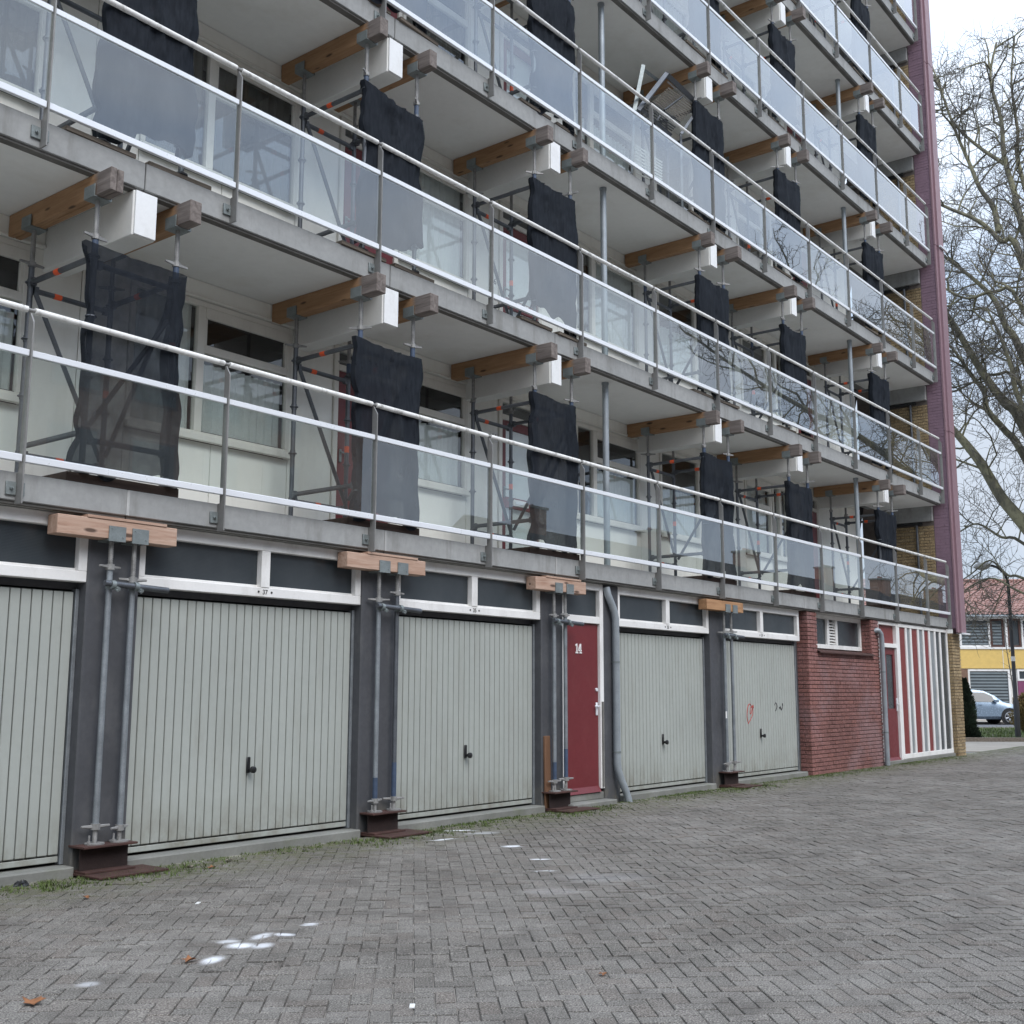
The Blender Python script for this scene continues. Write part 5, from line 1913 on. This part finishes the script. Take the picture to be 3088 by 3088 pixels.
MAIN = [(L3([(3088, 1582), (3020, 1500), (2960, 1400), (2905, 1330), (2870, 1290), (2810, 1210), (2740, 1120), (2660, 1000)]), .23, fork),
        (L3([(3088, 1287), (3030, 1215), (2963, 1124), (2893, 1007), (2856, 947), (2800, 850), (2720, 700)], .6, .1), .20, fork + Vector((.2, 0, .8))),
        (L3([(3088, 1375), (3033, 1301), (2977, 1235), (2966, 1180), (2920, 1120), (2880, 1060), (2830, 1010)], 1.2, .1), .15, fork + Vector((.3, .1, .4))),
        (L3([(3088, 794), (3019, 729), (2954, 668), (2837, 617), (2740, 560)], -.5, -.1), .13, fork + Vector((0, -.3, 2.4))),
        (L3([(3088, 696), (3061, 589), (3028, 473), (3019, 361), (2986, 240), (3005, 128)], .3, .1), .14, fork + Vector((0, -.4, 3.2))),
        (L3([(3040, 500), (2954, 445), (2870, 361), (2828, 226)], .5, .1), .075, None),
        (L3([(3088, 1080), (3033, 985), (3000, 906), (2940, 845), (2851, 775), (2760, 700)], .9, .1), .15, fork + Vector((.2, -.1, 1.6))),
        (L3([(3010, 700), (2996, 626), (2954, 566), (2921, 487), (2884, 403), (2842, 286), (2809, 193)], .2, .1), .10, None),
        (L3([(3088, 1745), (3040, 1735), (2985, 1690), (2930, 1730), (2870, 1770)], .2, .1), .05, fork + Vector((0, .1, .2))),
        (L3([(3088, 1790), (3000, 1745), (2940, 1760), (2900, 1800), (2960, 1850)], -.6, -.1), .04, fork + Vector((0, .1, .1))),
        (L3([(3088, 1640), (3020, 1620), (2950, 1580), (2900, 1600), (2840, 1640)], .8, .1), .06, fork + Vector((.1, .1, .3))),
        (L3([(3088, 940), (3000, 880), (2920, 900), (2850, 870), (2780, 820)], -.8, -.1), .08, fork + Vector((0, -.2, 2))),
        (L3([(3088, 560), (3070, 400), (3050, 250), (3060, 110)], 1.2, .1), .09, fork + Vector((0, -.6, 4))),
        (L3([(3088, 1180), (3000, 1130), (2940, 1150), (2880, 1180), (2800, 1190)], 1.5, .1), .07, fork + Vector((.3, 0, 1.2))),
        (L3([(3088, 1240), (3050, 1110), (3010, 1000), (2975, 930)], -.4, -.1), .11, fork + Vector((0, -.2, 1.2)))]
MAIN = [(p if base is None else [base] + p, rad) for p, rad, base in MAIN]
# limbs on the other sides of the crown
for i in range(13):
    a = PI + PI * 1.05 * (i + .5) / 13 + r.gauss(0, .1)          # mostly towards -Y
    el = r.uniform(.25, 1.15)
    ln = r.uniform(7, 11.5)
    p = fork + Vector((0, 0, r.uniform(0, 4)))
    d = Vector((math.cos(a) * math.cos(el), math.sin(a) * math.cos(el), math.sin(el)))
    P = [p]
    for s in range(6):
        d = (d + Vector((r.gauss(0, .16), r.gauss(0, .16), .05 + r.gauss(0, .12)))).normalized()
        p = p + d * ln / 6
        P.append(p)
    MAIN.append((P, r.uniform(.11, .2)))
limbs.tube([(0, 0, -.05), (0, 0, .4), (.02, .02, 1.6), (0, 0, 3.3), (-.05, -.2, 6.0), (0, -.4, 8.5)], [.62, .50, .43, .42, .30, .2], 16)

def grow(P, rad, level, mb):
    """children along polyline P"""
    lens = [(P[i + 1] - P[i]).length for i in range(len(P) - 1)]
    tot = sum(lens)
    spec = {0: (2.7, 1.3, 3.2), 1: (3.9, .6, 1.5), 2: (7.4, .25, .70)}[level]
    n = int(tot * spec[0])
    for c in range(n):
        t = (.12 + .88 * (c + r.random()) / n) * tot
        i = 0
        while i < len(lens) - 1 and t > lens[i]:
            t -= lens[i]
            i += 1
        b = P[i] + (P[i + 1] - P[i]) * min(1, t / max(lens[i], 1e-4))
        d0 = (P[i + 1] - P[i]).normalized()
        side = d0.cross(Vector((r.gauss(0, 1), r.gauss(0, 1), r.gauss(0, 1)))).normalized()
        d = (d0 * r.uniform(.25, .9) + side + Vector((0, 0, .25 if level < 2 else .05))).normalized()
        frac = (c + .5) / n
        ln = r.uniform(spec[1], spec[2]) * (1.1 - .5 * frac)
        q_ = [b]
        seg = 5 if level < 2 else 3
        for s in range(seg):
            d = (d + Vector((r.gauss(0, .30), r.gauss(0, .30), r.gauss(.02, .28)))).normalized()
            q_.append(q_[-1] + d * ln / seg)
        r0 = {0: min(rad * .34, .030), 1: .0105, 2: .0056}[level] * r.uniform(.8, 1.2)
        rads = [r0 * (1 - .75 * s / seg) + .0018 for s in range(seg + 1)]
        (limbs if level == 0 else twigs).tube(q_, rads, 6 if level == 0 else 3, caps=False)
        if level < 2:
            grow(q_, r0, level + 1, mb)
        elif r.random() < .035:
            e = q_[-1] + Vector((0, 0, -.07))
            s_ = .020
            balls.add([(e.x + s_, e.y, e.z), (e.x - s_, e.y, e.z), (e.x, e.y + s_, e.z), (e.x, e.y - s_, e.z), (e.x, e.y, e.z + s_), (e.x, e.y, e.z - s_)],
                      [(0, 2, 4), (2, 1, 4), (1, 3, 4), (3, 0, 4), (2, 0, 5), (1, 2, 5), (3, 1, 5), (0, 3, 5)])
for P, rad in MAIN:
    S = smooth(P)
    n = len(S)
    limbs.tube(S, [rad * .88 * (1 - .82 * (i / (n - 1)) ** .9) + .006 for i in range(n)], 9)
    grow(S[n // 6:], rad, 0, limbs)
tr_ = limbs.build('trunk', MT['bark'], tree)
cr_ = twigs.build('crown', MT['twig'], tree)
bl_ = balls.build('seed_balls', MT['twig'], tree)
bl_['kind'] = 'stuff'
print('tris', sum(len(p.vertices) - 2 for me in bpy.data.meshes for p in me.polygons), 'objects', len(bpy.data.objects))
